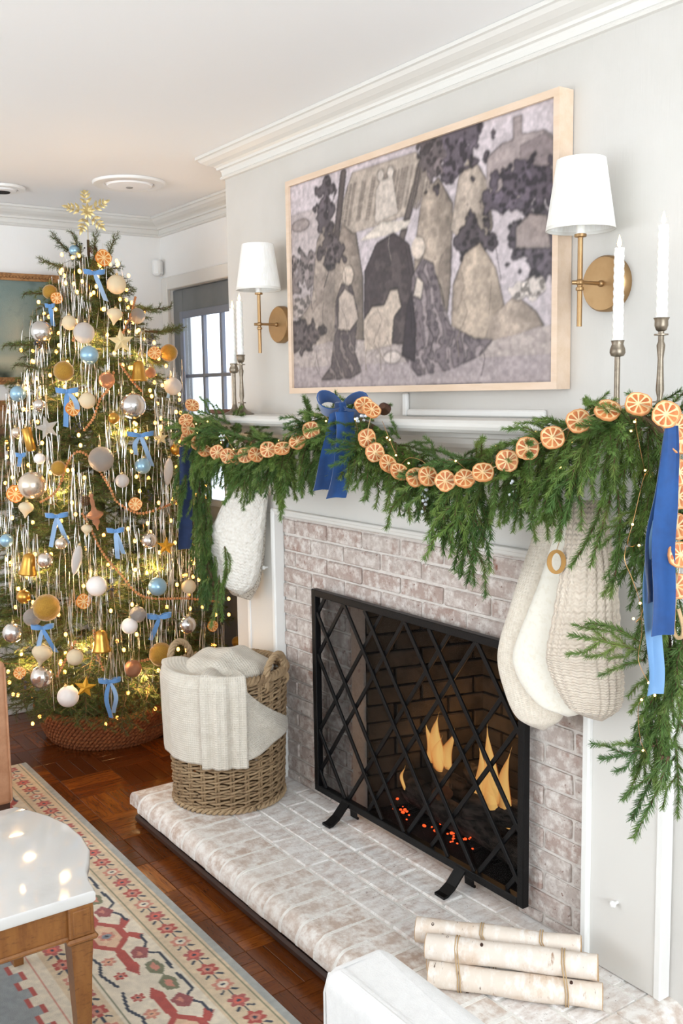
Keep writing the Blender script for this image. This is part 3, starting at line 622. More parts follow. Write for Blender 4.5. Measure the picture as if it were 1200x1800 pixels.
for x in (.315, .905):
    pts = [(SY-.010, SZ0+.014), (SY-.022, SZ0+.002), (SY-.050, HZ+.022), (SY-.078, HZ+.006), (SY-.094, HZ+.0045)]
    obj('foot', G().rings([[(x-.021, y, z+.004), (x+.021, y, z+.004), (x+.021, y, z-.0035), (x-.021, y, z-.0035)] for y, z in pts], True, True, True), W['black_iron'], fs, False)
    obj('foot', G().rings([[(x-.021, 2*SY-y, z+.004), (x+.021, 2*SY-y, z+.004), (x+.021, 2*SY-y, z-.0035), (x-.021, 2*SY-y, z-.0035)] for y, z in [(SY-.010, SZ0+.016), (SY-.022, SZ0-.01), (SY-.024, HZ+.004), (SY-.030, HZ+.004)]], True, True, True), W['black_iron'], fs, False)

# ---- fire logs, embers, flames
W['char'] = mat('charred_log', srgb(104, 94, 86), .9, noise=(22, srgb(34, 29, 26), .40, .60, 6, (1, 1, 3)), bump=(30, 1.0, (1, 1, 3)))
W['logend'] = mat('cut_log_end', srgb(150, 104, 70), .9, noise=(25, srgb(92, 62, 42), .4, .7, 4))
W['ember'] = mat('glowing_ember', srgb(255, 90, 40), .8, noise=None, emit=(srgb(255, 86, 36), 3.2))
def firelog(p, q, r, label):
    p = Vector(p); q = Vector(q); d = (q-p); rr = random.Random(int(p.x*1000)); K = 14; rings = []; Bm = basis(d)
    for k in range(K+1):
        c = p+d*(k/K)+Vector((0, 0, .006*math.sin(k*.8+p.x*20))); rings.append([c+(Bm @ Vector((math.cos(2*PI*i/16), math.sin(2*PI*i/16), 0)))*r*(1+rr.uniform(-.10, .10)) for i in range(16)])
    t = thing('fire_log', (p+q)/2-Vector((0, 0, r)), label, 'log', 'logs burning in the firebox')
    obj('bark', G().rings(rings), W['char'], t)
    for c, s in ((rings[0], -1), (rings[-1], 1)): obj('cut_end', G().rings([c, [(Vector(v)*.3+sum((Vector(w) for w in c), Vector())/16*.7)+d.normalized()*s*.004 for v in c]], True, s < 0, s > 0), W['logend'], t)
firelog((.36, .20, .185), (1.0, .15, .19), .044, 'charred fire log lying lowest at the front of the grate')
firelog((.40, .33, .185), (.86, .34, .19), .048, 'charred fire log lying at the back of the grate')
firelog((.40, .30, .30), (.56, .17, .245), .034, 'short fire log leaning with pale cut end on the left')
firelog((.70, .16, .25), (1.0, .28, .27), .042, 'fire log leaning to the right above the embers')
firelog((.52, .34, .275), (.80, .20, .285), .034, 'fire log lying across the top of the pile')
gr = thing('fire_grate', (.63, .25, HZ), 'low black iron grate holding the burning logs', 'grate')
for k in range(6): obj('grate_bar', G().cbox(.40+k*.09, .412+k*.09, .12, .40, HZ+.005, HZ+.017, .002), W['black_iron'], gr, False)
em = G()
for k in range(36):
    x = random.uniform(.34, .82); em.sphere((x, random.uniform(.10, .16), HZ+.012+random.uniform(0, .035)+.02*math.sin(x*9)), random.uniform(.003, .007), 6, 4, random.choice((0, 0, 1)), (random.uniform(.8, 1.6), 1, .7))
tag(obj('ember_bed', em, [W['ember'], W['char']]), 'glowing orange embers scattered below the logs', 'embers', kind='stuff')
fm = bpy.data.materials.new('fire_flame'); fm.use_nodes = True; nt = fm.node_tree; nt.nodes.clear(); o_ = nt.nodes.new('ShaderNodeOutputMaterial'); em_ = nt.nodes.new('ShaderNodeEmission'); tr = nt.nodes.new('ShaderNodeBsdfTransparent'); mx = nt.nodes.new('ShaderNodeMixShader')
lw = nt.nodes.new('ShaderNodeLayerWeight'); lw.inputs[0].default_value = .45; cr = nt.nodes.new('ShaderNodeValToRGB'); cr.color_ramp.elements[0].color = srgb(255, 205, 120); cr.color_ramp.elements[1].color = srgb(228, 104, 30); cr.color_ramp.elements[1].position = .8
mr = nt.nodes.new('ShaderNodeMapRange'); mr.inputs['From Min'].default_value = .05; mr.inputs['From Max'].default_value = .85; mr.inputs['To Min'].default_value = .15; mr.inputs['To Max'].default_value = .97
nt.links.new(lw.outputs['Facing'], cr.inputs[0]); nt.links.new(cr.outputs[0], em_.inputs[0]); em_.inputs[1].default_value = 1.7; nt.links.new(lw.outputs['Facing'], mr.inputs[0]); nt.links.new(mr.outputs[0], mx.inputs[0]); nt.links.new(em_.outputs[0], mx.inputs[1]); nt.links.new(tr.outputs[0], mx.inputs[2]); nt.links.new(mx.outputs[0], o_.inputs[0])
def flame(spots, label):
    b0 = spots[0][0]; t = thing('flame', b0, label, 'flame')
    for (bx, by, bz), h, r, lean in spots:
        rings = []
        for k in range(13):
            s = k/12; rad = r*(math.sin(PI*min(1, s*1.0+.14))**.8)*(1-s*.55)+.0005; off = lean*s*s+.010*math.sin(s*6+bx*40)
            rings.append([(bx+off+rad*math.cos(2*PI*i/12), by+rad*.55*math.sin(2*PI*i/12), bz+h*s) for i in range(12)])
        obj('tongue', G().rings(rings, True, True, True), fm, t)
flame([((.495, .20, .31), .20, .042, .008), ((.455, .21, .315), .14, .032, -.022), ((.54, .21, .32), .15, .032, .03), ((.51, .19, .31), .13, .03, .02)], 'left orange flame rising from the leaning logs')
flame([((.765, .19, .215), .34, .046, .0), ((.72, .20, .23), .24, .036, -.020), ((.82, .20, .22), .27, .038, .026), ((.77, .18, .21), .18, .042, .015)], 'tall right orange flame rising between the logs')
flame([((.36, .16, .20), .09, .011, .004)], 'thin small flame at the left foot of the pile')
for p_, e_ in (((.50, .30, .42), .7), ((.77, .30, .40), 1.3)):
    d_ = bpy.data.lights.new('fire_light', 'POINT'); d_.energy = e_; d_.color = (1, .5, .18); d_.shadow_soft_size = .05; o_ = bpy.data.objects.new('fire_light', d_); COL.objects.link(o_); o_.location = p_
# ================================================================== WICKER BASKET AND THROW
W['wicker'] = mat('grey_brown_wicker', srgb(172, 146, 112), .7, rand=(srgb(138, 112, 82), .6), noise=(9, srgb(116, 90, 64), .5, .75, 4), bump=(70, .3))
BC = Vector((-.143, -.259, 0)); BR0, BR1, BH = .197, .213, .478; BZ = HZ
bk = thing('wicker_basket', (BC.x, BC.y, BZ), 'tall round grey-brown wicker basket with rope handles on the hearth', 'basket')
NSt = 24; ROWS = 23
def wrad(s): return BR0+(BR1-BR0)*s
wav = []
for ph in (0, 1):
    gg = G(); K = NSt*5
    for s_ in (0, PI):
        gg.tube([((1+.030*math.cos(NSt*a/2+s_+ph*PI/2))*math.cos(a), (1+.030*math.cos(NSt*a/2+s_+ph*PI/2))*math.sin(a), .024*math.sin(NSt*a/2+s_+ph*PI/2)+.006*math.sin(3*a+ph)) for a in [2*PI*i/K for i in range(K)]], .0225, 5, loop=True)
    wav.append(mesh_of('weaver', gg, W['wicker'], True))
for k in range(ROWS):
    s = (k+.6)/ROWS; r = wrad(s)
    M = Matrix.Translation((BC.x, BC.y, BZ+.012+s*(BH-.03))) @ Matrix.Rotation(2*PI*random.randint(0, 11)/NSt*2, 4, 'Z') @ Matrix.Diagonal((r, r, .205, 1))
    place('weaver', wav[k % 2], bk, M)
sg = G().tube([(0, 0, 0), (.006, 0, BH*.5), (.016, 0, BH-.012)], .0052, 6).tube([(0, .010, 0), (.006, .010, BH*.5), (.016, .010, BH-.012)], .0048, 6); stm = mesh_of('stake', sg, W['wicker'])
for k in range(NSt):
    a = 2*PI*(k+.25)/NSt; place('stake', stm, bk, Matrix.Translation((BC.x, BC.y, BZ+.006)) @ Matrix.Rotation(a, 4, 'Z') @ Matrix.Translation((BR0, 0, 0)))
def coil(R, z, r, tw, n, strands=3, rr=.006):
    gg = G()
    for s in range(strands):
        gg.tube([(BC.x+(R+r*math.cos(tw*a+2*PI*s/strands))*math.cos(a), BC.y+(R+r*math.cos(tw*a+2*PI*s/strands))*math.sin(a), z+r*math.sin(tw*a+2*PI*s/strands)) for a in [2*PI*i/n for i in range(n)]], rr, 6, loop=True)
    return gg
tag(obj('rim', coil(BR1+.002, BZ+BH-.004, .010, 26, 300, 3, .0075), W['wicker'], bk)); obj('foot_braid', coil(BR0+.003, BZ+.010, .006, 30, 260, 2, .006), W['wicker'], bk)
obj('bottom', G().lathe([(BR0-.004, BZ+.002), (BR0-.004, BZ+.010), (.001, BZ+.010)], 30, (BC.x, BC.y, 0)), W['wicker'], bk)
def handle(phi):
    t = []; Rr = BR1+.002; gg = G(); mid = math.radians(phi); half = math.radians(17)
    for s in range(3):
        pts = []
        for i in range(46):
            u = i/45; a = mid+half*math.cos(PI*(1-u))*-1.0; hz = math.sin(PI*u)**.75*.098
            cxy = Vector((BC.x+(Rr+.003)*math.cos(a), BC.y+(Rr+.003)*math.sin(a), BZ+BH-.035+hz*1.05)); th = 2*PI*s/3+u*26
            n = Vector((math.cos(a), math.sin(a), 0)); pts.append(cxy+n*.0065*math.cos(th)+(Vector((0, 0, 1))*math.sin(PI*u)+Vector((-n.y, n.x, 0))*math.cos(PI*u))*.0065*math.sin(th))
        gg.tube(pts, .0068, 6)
    obj('rope_handle', gg, W['wicker'], bk)
    for sg_ in (-1, 1):
        a = mid+half*sg_
        obj('handle_wrap', G().tube([(BC.x+(Rr+.016*math.cos(q))*math.cos(a), BC.y+(Rr+.016*math.cos(q))*math.sin(a), BZ+BH-.03+.022*math.sin(q)) for q in [2*PI*i/14 for i in range(14)]], .0055, 6, loop=True), W['wicker'], bk)
handle(206); handle(28)
# throw: waffle weave, geometry folds
wm = mat('cream_waffle_cotton', srgb(216, 208, 194), .95, sheen=.2, noise=(30, srgb(206, 197, 182), .4, .7, 3)); N = wm.node_tree.nodes; Lk = wm.node_tree.links
uvn = N.new('ShaderNodeUVMap'); 
def wavebump(m, su, sv, strength, dist, diag=False):
    N = m.node_tree.nodes; Lk = m.node_tree.links; uvn = N.new('ShaderNodeUVMap'); sp = N.new('ShaderNodeSeparateXYZ'); Lk.new(uvn.outputs[0], sp.inputs[0]); hs = []
    for ax, sc in ((0, su), (1, sv)):
        mu = N.new('ShaderNodeMath'); mu.operation = 'MULTIPLY'; mu.inputs[1].default_value = sc*2*PI; Lk.new(sp.outputs[ax], mu.inputs[0])
        if diag and ax == 1:
            ad = N.new('ShaderNodeMath'); ad.operation = 'ADD'; Lk.new(mu.outputs[0], ad.inputs[0]); ab = N.new('ShaderNodeMath'); ab.operation = 'ABSOLUTE'
            sn0 = N.new('ShaderNodeMath'); sn0.operation = 'SINE'; Lk.new(hs[0][1].outputs[0], sn0.inputs[0]); Lk.new(sn0.outputs[0], ab.inputs[0]); m2 = N.new('ShaderNodeMath'); m2.operation = 'MULTIPLY'; m2.inputs[1].default_value = 2.2; Lk.new(ab.outputs[0], m2.inputs[0]); Lk.new(m2.outputs[0], ad.inputs[1]); mu2 = ad
        else: mu2 = mu
        sn = N.new('ShaderNodeMath'); sn.operation = 'SINE'; Lk.new(mu2.outputs[0], sn.inputs[0]); hs.append((sn, mu))
    ad = N.new('ShaderNodeMath'); ad.operation = 'MAXIMUM' if not diag else 'ADD'; Lk.new(hs[0][0].outputs[0], ad.inputs[0]); Lk.new(hs[1][0].outputs[0], ad.inputs[1])
    bp = N.new('ShaderNodeBump'); bp.inputs['Strength'].default_value = strength; bp.inputs['Distance'].default_value = dist; Lk.new(ad.outputs[0], bp.inputs['Height']); Lk.new(bp.outputs[0], N['Principled BSDF'].inputs['Normal'])
wavebump(wm, 1, 1, .7, .0012)
def uvgrid(name, fn, nu, nv, m, parent, uvs, closed_u=False, caps=False, thick=0):
    """surface fn(u,v) with uv in units of uvs cells"""
    off = ORG.get(parent.name) if parent else Vector((0, 0, 0)); vs = []; P = []
    for j in range(nv+1):
        for i in range(nu+(0 if closed_u else 1)): vs.append(Vector(fn(i/nu, j/nv))-off)
    n = nu if closed_u else nu+1; F = []; UVs = []
    for j in range(nv):
        for i in range(nu):
            i2 = (i+1) % n; F.append((j*n+i, j*n+i2, (j+1)*n+i2, (j+1)*n+i)); UVs += [(i/nu*uvs[0], j/nv*uvs[1]), ((i+1)/nu*uvs[0], j/nv*uvs[1]), ((i+1)/nu*uvs[0], (j+1)/nv*uvs[1]), (i/nu*uvs[0], (j+1)/nv*uvs[1])]
    if caps and closed_u:
        F.append(tuple(range(n))[::-1]); UVs += [(0, 0)]*n; F.append(tuple(nv*n+i for i in range(n))); UVs += [(0, 0)]*n
    me = bpy.data.meshes.new(name); me.from_pydata([tuple(v) for v in vs], [], F); uvl = me.uv_layers.new(name='UVMap'); uvl.data.foreach_set('uv', [c for q in UVs for c in q])
    me.materials.append(m); me.polygons.foreach_set('use_smooth', [True]*len(me.polygons)); me.update(); o = bpy.data.objects.new(name, me); COL.objects.link(o); ORG[o.name] = off
    if parent: o.parent = parent
    if thick: md = o.modifiers.new('thickness', 'SOLIDIFY'); md.thickness = thick; md.offset = 0
    return o
th = thing('throw_blanket', (BC.x+.1, BC.y-.1, BZ+BH), 'cream waffle-weave throw draped over the wicker basket', 'blanket')
def smooth01(t): t = max(0, min(1, t)); return t*t*(3-2*t)
def drape(a0, a1, zb0, zb1, lift, wob, ph):
    def fn(u, v):
        phi = math.radians(a0+(a1-a0)*u); zb = zb0+(zb1-zb0)*u
        top = BZ+BH+.016
        fold = wob*(math.sin(u*13+ph)+.5*math.sin(u*29+ph*2))*smooth01(v*1.6)
        if v < .22:                                   # lying inside, rising over the rim
            s = v/.22; r = .10+(BR1+.014-.10)*s; z = top+.012+.014*math.sin(s*PI)*math.cos(u*5)-.010*(1-s)
            r += lift*.5*s
        else:
            s = (v-.22)/.78; r = BR1+.016+lift-.008*s+fold; z = top-(top-zb)*s+.010*(1-s)
            if s < .12: z -= 0; r -= .012*(1-s/.12)
        return (BC.x+r*math.cos(phi), BC.y+r*math.sin(phi), z)
    return fn
uvgrid('throw_panel', drape(-126, -38, .325, .312, .006, .003, .4), 70, 60, wm, th, (44, 50), thick=.006)
uvgrid('throw_fold', drape(-50, -12, .305, .305, .018, .006, 2.2), 44, 60, wm, th, (20, 50), thick=.006)
def flap(u, v):
    phi = math.radians(-30+v*v*(18+44*u)*.9+u*52*(.45+.55*v)*(.55)); zb = .325+.085*u
    top = BZ+BH+.018; r = BR1+.012+.006*math.sin(u*11)*v+.010*(1-u); z = top-(top-zb)*v
    return (BC.x+r*math.cos(phi), BC.y+r*math.sin(phi), z)
uvgrid('throw_flap', flap, 44, 54, wm, th, (22, 46), thick=.005)
def mound(u, v):
    x = (u-.5)*.36; y = (v-.5)*.36; r = math.hypot(x, y); k = max(0, 1-(r/.178)**2)
    q = min(1, .172/max(r, 1e-6)); x *= q; y *= q
    return (BC.x+x, BC.y+y, BZ+BH-.012+.075*k**.7+.007*math.sin(x*42+y*30)*k+.005*math.sin(x*20-y*60+1)*k)
uvgrid('throw_heap', mound, 48, 48, wm, th, (40, 40), thick=.004)

# ================================================================== BIRCH LOGS
W['birch'] = mat('birch_bark', srgb(226, 214, 202), .85, rand=(srgb(222, 206, 188), .6), noise=[(9, srgb(206, 176, 148), .48, .72, 6), (22, srgb(236, 228, 220), .5, .66, 5, (1, 1, 2)), (16, srgb(160, 124, 96), .64, .74, 4, (1, 1, 3)), (26, srgb(110, 88, 72), .69, .74, 3, (1, 1, 5))], bump=(40, .4, (1, 1, 2)))
W['birch_end'] = mat('birch_cut_end', srgb(206, 172, 130), .85, noise=(40, srgb(176, 138, 96), .4, .7, 4))
W['twine'] = mat('jute_twine', srgb(186, 156, 116), .9, bump=(200, .5))
A3, B3 = Vector((1.218, -.437, HZ+.031)), Vector((1.531, -.168, HZ+.031)); dlog = (B3-A3).normalized(); nlog = Vector((-dlog.y, dlog.x, 0))
birch_defs = [(0, 0, .0, .0, 'front birch log at the bottom of the hearth stack'), (.0625, 0, -.012, -.01, 'birch log hidden in the middle of the bottom row'), (.125, 0, -.02, -.035, 'birch log at the back of the bottom row'),
              (.030, .0545, -.012, -.012, 'upper birch log lying on the front of the stack'), (.097, .0575, -.048, -.052, 'upper birch log at the back of the stack nearest the fire screen')]
axes = []
for k, (n, h, s0, s1, lab) in enumerate(birch_defs):
    p = A3+nlog*n+dlog*s0+Vector((0, 0, h)); q = B3+nlog*n+dlog*s1+Vector((0, 0, h)); t = thing('birch_log', (p+q)/2-Vector((0, 0, .03)), lab, 'log', 'birch logs on the hearth'); axes.append((p, q))
    rr = random.Random(k+3); Bm = basis(q-p); K = 18; rings = []
    for j in range(K+1):
        c = p+(q-p)*(j/K)+nlog*.0015*math.sin(j*.5+k); rings.append([c+(Bm @ Vector((math.cos(2*PI*i/24), math.sin(2*PI*i/24), 0)))*(.0305+.0012*math.sin(j*.7+k*2)+rr.uniform(-.0005, .0005)) for i in range(24)])
    # bark is local to its log so the grain runs along it
    M = Matrix.Translation(p) @ Bm; Mi = M.inverted(); gg = G().rings([[Mi @ v for v in r] for r in rings]); me = mesh_of('bark', gg, W['birch']); place('bark', me, t, M)
    for ring, s in ((rings[0], -1), (rings[-1], 1)):
        cen = sum((Vector(w) for w in ring), Vector())/24
        obj('cut_end', G().rings([ring, [cen+(v-cen)*.93+dlog*s*.002 for v in ring], [cen+(v-cen)*.3+dlog*s*.003 for v in ring]], True, s < 0, s > 0), W['birch_end'], t)
    for j in range(5):
        a = rr.uniform(0, 2*PI); u = rr.uniform(.08, .92); c = p+(q-p)*u+(Bm @ Vector((math.cos(a), math.sin(a), 0)))*.0302; nn = (c-(p+(q-p)*u)).normalized()
        tn = nn.cross(dlog); obj('knot', G().rings([[c+tn*.0055*math.cos(w)*f+dlog*.0042*math.sin(w)*f+nn*hh for w in [2*PI*i/10 for i in range(10)]] for f, hh in ((1, -.0015), (.8, .0016), (.35, .0008))], True, False, True), W['dark_wood'], t)
def hull_loop(u, idx, lab):
    pts = []
    cs = [axes[i][0]+(axes[i][1]-axes[i][0])*u for i in idx]
    ctr = sum(cs, Vector())/len(cs); loop = []
    for k in range(48):
        a = 2*PI*k/48; d = nlog*math.cos(a)+Vector((0, 0, 1))*math.sin(a); best = max(cs, key=lambda c: (c-ctr).dot(d)); loop.append(best+d*.0325)
    t = tag(obj('jute_twine', G().tube(loop, .0016, 5, loop=True).tube([p+dlog*.006 for p in loop], .0016, 5, loop=True), W['twine']), lab, 'twine', 'twine round the birch logs', None)
hull_loop(.18, [0, 1, 3], 'jute twine tied round the left end of the front birch logs'); hull_loop(.80, [0, 1, 3], 'jute twine tied round the right end of the front birch logs')
hull_loop(.40, [1, 2, 4], 'jute twine tied round the back birch logs near their left end'); hull_loop(.76, [1, 2, 4], 'jute twine tied round the back birch logs near their right end')

# ================================================================== SEATING AND TABLE
W['slip'] = mat('white_slipcover', srgb(226, 224, 222), .95, sheen=.2, noise=(60, srgb(220, 218, 216), .4, .7, 3), bump=(300, .25))
def rbox(x0, x1, y0, y1, z0, z1, r, n=5, wr=0, seed=0):
    """rounded box, optional soft wrinkles"""
    gg = G(); rings = []; hx, hy = (x1-x0)/2, (y1-y0)/2; cx, cy = (x0+x1)/2, (y0+y1)/2
    prof_ = [(r-r*math.cos(a), z0+r-r*math.sin(a)) for a in [PI/2*(1-k/n) for k in range(n+1)]]
    prof_ = [(r*(1-math.sin(PI/2*k/n)), z0+r*(1-math.cos(PI/2*k/n))) for k in range(n+1)]+[(r*(1-math.cos(PI/2*k/n)), z1-r+r*math.sin(PI/2*k/n)) for k in range(n+1)]
    for ins, z in prof_:
        ring = []; rc = max(.001, r-ins*0)
        for qx, qy, a0 in ((1, 1, 0), (-1, 1, PI/2), (-1, -1, PI), (1, -1, 3*PI/2)):
            for k in range(n+1):
                a = a0+PI/2*k/n; ring.append(Vector((cx+qx*(hx-r)+(r-ins)*math.cos(a), cy+qy*(hy-r)+(r-ins)*math.sin(a), z+wr*math.sin(a*3+z*40+seed))))
        rings.append(ring)
    return gg.rings(rings, True, True, True)
ac = thing('armchair', (2.1, -1.35, 0), 'white slipcovered armchair with padded arm in the bottom foreground', 'armchair')
ar = obj('arm', rbox(1.655, 2.45, -1.045, -.905, .03, .612, .030, 6, .001), W['slip'], ac)
obj('seam', G().tube([(1.6555, -1.036, .05), (1.656, -1.034, .56), (1.662, -1.028, .595), (1.69, -1.022, .609), (2.4, -1.022, .6115)], .0035, 6), W['slip'], ar)
obj('arm', rbox(1.655, 2.45, -1.76, -1.62, .03, .612, .030, 6, .001, 2), W['slip'], ac)
obj('seat', rbox(1.64, 2.35, -1.615, -1.05, .10, .43, .05, 6, .001, 3), W['slip'], ac); obj('backrest', rbox(2.36, 2.56, -1.62, -1.05, .03, .84, .05, 6, .001, 4), W['slip'], ac)
# marble table
W['marble'] = mat('white_marble', srgb(220, 218, 215), .07, spec=.35, noise=(4, srgb(208, 205, 201), .55, .75, 7))
W['table_wood'] = mat('honey_walnut', srgb(150, 98, 48), .35, coat=.3, noise=[(5, srgb(118, 70, 32), .4, .75, 5, (2, 8, 2)), (22, srgb(92, 52, 24), .55, .8, 4, (8, 2, 8))])
tz = .45; xR, yR, yL = .872, -1.15, -1.95; xL = .282
tb = thing('marble_table', ((xR+xL)/2, (yR+yL)/2, 0), 'low wooden coffee table with a shaped white marble top', 'table')
side = [(.872, -1.150), (.850, -1.146), (.81, -1.142), (.766, -1.130), (.72, -1.108), (.66, -1.083), (.579, -1.071), (.482, -1.075), (.392, -1.099), (.33, -1.128), (.282, -1.152)]
outl = side+[(x, yR+yL-y) for x, y in side[::-1]]
def slab(outl, z0, z1, b):
    n = len(outl); cx = sum(p[0] for p in outl)/n; cy = sum(p[1] for p in outl)/n
    def ring(ins, z): return [(cx+(x-cx)*(1-ins/.55), cy+(y-cy)*(1-ins/.4), z) for x, y in outl]
    return G().rings([ring(b, z0), ring(0, z0+b), ring(0, z1-b), ring(b*.4, z1-b*.25), ring(b, z1)][::-1], True, True, True)
obj('marble_top', slab(outl, tz-.028, tz, .006), W['marble'], tb)
for x in (xL+.03, xR-.03):
    obj('apron', G().cbox(x-.012, x+.012, yL+.05, yR-.05, tz-.105, tz-.028, .002), W['table_wood'], tb, False)
    obj('apron_moulding', G().cbox(x-.019, x+.019, yL+.05, yR-.05, tz-.112, tz-.10, .004), W['table_wood'], tb, False)
for y in (yL+.03, yR-.03): obj('apron', G().cbox(xL+.05, xR-.05, y-.012, y+.012, tz-.105, tz-.028, .002), W['table_wood'], tb, False)
for x in (xL+.034, xR-.034):
    for y in (yL+.034, yR-.034):
        lg = obj('leg', G().cbox(x-.03, x+.03, y-.03, y+.03, tz-.105, tz-.028, .003).rings([[(x+sx*w, y+sy*w, z) for sx, sy in ((1, 1), (-1, 1), (-1, -1), (1, -1))] for w, z in ((.026, tz-.122), (.022, tz-.2), (.0125, .0))][::-1], True, True, True), W['table_wood'], tb, False)
        obj('leg_collar', G().cbox(x-.037, x+.037, y-.037, y+.037, tz-.118, tz-.104, .005), W['table_wood'], lg, False)
        for sx, sy in ((1, 0), (0, 1)): 
            px, py = x+sx*.0305, y+sy*.0305; obj('leg_panel', G().cbox(px-(.002 if sx else .021), px+(.002 if sx else .021), py-(.002 if sy else .021), py+(.002 if sy else .021), tz-.095, tz-.038, .0015), W['table_wood'], lg, False)
# leather chair at the left edge
W['leather'] = mat('tan_leather', srgb(196, 146, 112), .5, noise=(14, srgb(176, 126, 92), .4, .7, 4), bump=(160, .25))
lc = thing('leather_chair', (-.82, -1.3, 0), 'tan leather upholstered chair cut off by the left edge', 'chair')
ybk = -.945
obj('backrest', rbox(-.62, -.50, -1.62, ybk, .135, .66, .018, 5), W['leather'], lc); obj('seat', rbox(-1.16, -.625, -1.62, ybk, .16, .40, .03, 5), W['leather'], lc)
obj('piping', G().tube([(-.503, ybk-.004, .15), (-.503, ybk-.004, .64)], .004, 6), W['leather'], lc)
for x in (-.53, -1.12):
    for y in (ybk-.03, -1.59): obj('leg', G().rings([[(x+sx*w, y+sy*w, z) for sx, sy in ((1, 1), (-1, 1), (-1, -1), (1, -1))] for w, z in ((.014, .016), (.022, .16))], True, True, True), W['dark_wood'], lc, False)

# ================================================================== RUG
RX0, RX1, RY1, RY0 = -1.22, 3.7, -.683, -3.6
cell = .0042; rw = int((1.15-RX0)/cell); rh = int((RY1-(-1.55))/cell)
cv = Canvas(rh, rw, 1); PX, PY = RX0+cv.U*(1.15-RX0), -(-1.55+cv.V*(RY1+1.55))+RY1          # metres along, and distance in from the edge
cream, red, navy, rose, olive, blue, tan = (228, 217, 197), (180, 86, 78), (62, 70, 84), (206, 140, 122), (126, 128, 102), (138, 148, 156), (218, 198, 168)
nz = vnoise(rh, rw, 40, 21); nf = vnoise(rh, rw, 3, 22, 2)
D = PY; S = PX
def put(m, c, al=1.0): cv.fill(m, c, al)
def frame_bands(D, S):
    cv.a[:] = cream
    put(D < .022, (168, 170, 166)); put((D > .022) & (D < .140), tan); put((D > .030) & (D < .034), olive); put((D > .128) & (D < .132), olive)
    put((D > .350) & (D < .354), olive); put((D > .360) & (D < .440), tan); put((D > .440) & (D < .444), olive)
frame_bands(D, S)
def flower(cx, cy, r, c1, c2):
    a = np.arctan2(D-cy, S-cx); rr = np.hypot(D-cy, S-cx); put(rr < r*(.62+.38*np.abs(np.cos(a*3))), navy if False else c1); put(rr < r*.5, c2); put(rr < r*.2, navy)
def seg(p, q, w, c):
    dx, dy = q[0]-p[0], q[1]-p[1]; t = np.clip(((S-p[0])*dx+(D-p[1])*dy)/(dx*dx+dy*dy), 0, 1); put(np.hypot(S-p[0]-t*dx, D-p[1]-t*dy) < w, c)
def pl(pts, w, c):
    for p, q in zip(pts[:-1], pts[1:]): seg(p, q, w, c)
def pg(pts, c):
    m = np.zeros(S.shape, bool); n = len(pts)
    for i in range(n):
        (x0_, y0_), (x1_, y1_) = pts[i], pts[(i+1) % n]; cc_ = (y0_ > D) != (y1_ > D); m ^= cc_ & (S < (x1_-x0_)*(D-y0_)/((y1_-y0_) or 1e-9)+x0_)
    put(m, c)
k = 0; s = RX0+.05
while s < 1.15:
    for cy in (.081, .400):
        seg((s-.04, cy), (s+.045, cy), .0035, navy)
        flower(s, cy, .030, [red, rose, (176, 96, 92)][k % 3], [rose, cream, (214, 110, 96)][k % 3])
        for e in (-1, 1): seg((s+.03, cy+e*.012), (s+.04, cy+e*.024), .004, navy)
    s += .087; k += 1
s = RX0-.10; k = 0
while s < 1.35:
    c = s; m0 = .245
    # red lozenge with arms
    pg([(c-.10, m0), (c-.04, m0-.055), (c+.04, m0-.055), (c+.10, m0), (c+.04, m0+.055), (c-.04, m0+.055)], red)
    pg([(c-.075, m0), (c-.03, m0-.037), (c+.03, m0-.037), (c+.075, m0), (c+.03, m0+.037), (c-.03, m0+.037)], (222, 190, 160))
    flower(c, m0, .027, rose, blue)
    for e in (-1, 1):
        pg([(c+e*.09, m0-.012), (c+e*.20, m0-.018), (c+e*.24, m0), (c+e*.20, m0+.018), (c+e*.09, m0+.012)], red)
        pg([(c+e*.03, m0+.05), (c+e*.075, m0+.075), (c+e*.05, m0+.095), (c+e*.012, m0+.062)], red); pg([(c+e*.03, m0-.05), (c+e*.075, m0-.075), (c+e*.05, m0-.095), (c+e*.012, m0-.062)], red)
        # navy angular vine and palmettes
        pl([(c+e*.05, m0-.085), (c+e*.10, m0-.080), (c+e*.14, m0-.055), (c+e*.17, m0-.090), (c+e*.26, m0-.088)], .0045, navy)
        pg([(c+e*.10, m0-.05), (c+e*.13, m0-.075), (c+e*.175, m0-.052), (c+e*.155, m0-.020), (c+e*.12, m0-.022)], (158, 92, 92)); pg([(c+e*.125, m0-.045), (c+e*.155, m0-.05), (c+e*.148, m0-.03)], rose)
        pl([(c+e*.05, m0+.085), (c+e*.13, m0+.070), (c+e*.18, m0+.088), (c+e*.26, m0+.07)], .0045, navy)
        flower(c+e*.13, m0+.045, .022, rose, (222, 170, 140)); flower(c+e*.215, m0+.045, .020, red, rose)
        pg([(c+e*.19, m0-.065), (c+e*.24, m0-.075), (c+e*.275, m0-.055), (c+e*.25, m0-.028), (c+e*.20, m0-.03)], olive); pg([(c+e*.205, m0-.055), (c+e*.24, m0-.062), (c+e*.25, m0-.045), (c+e*.22, m0-.038)], rose)
    s += .55; k += 1
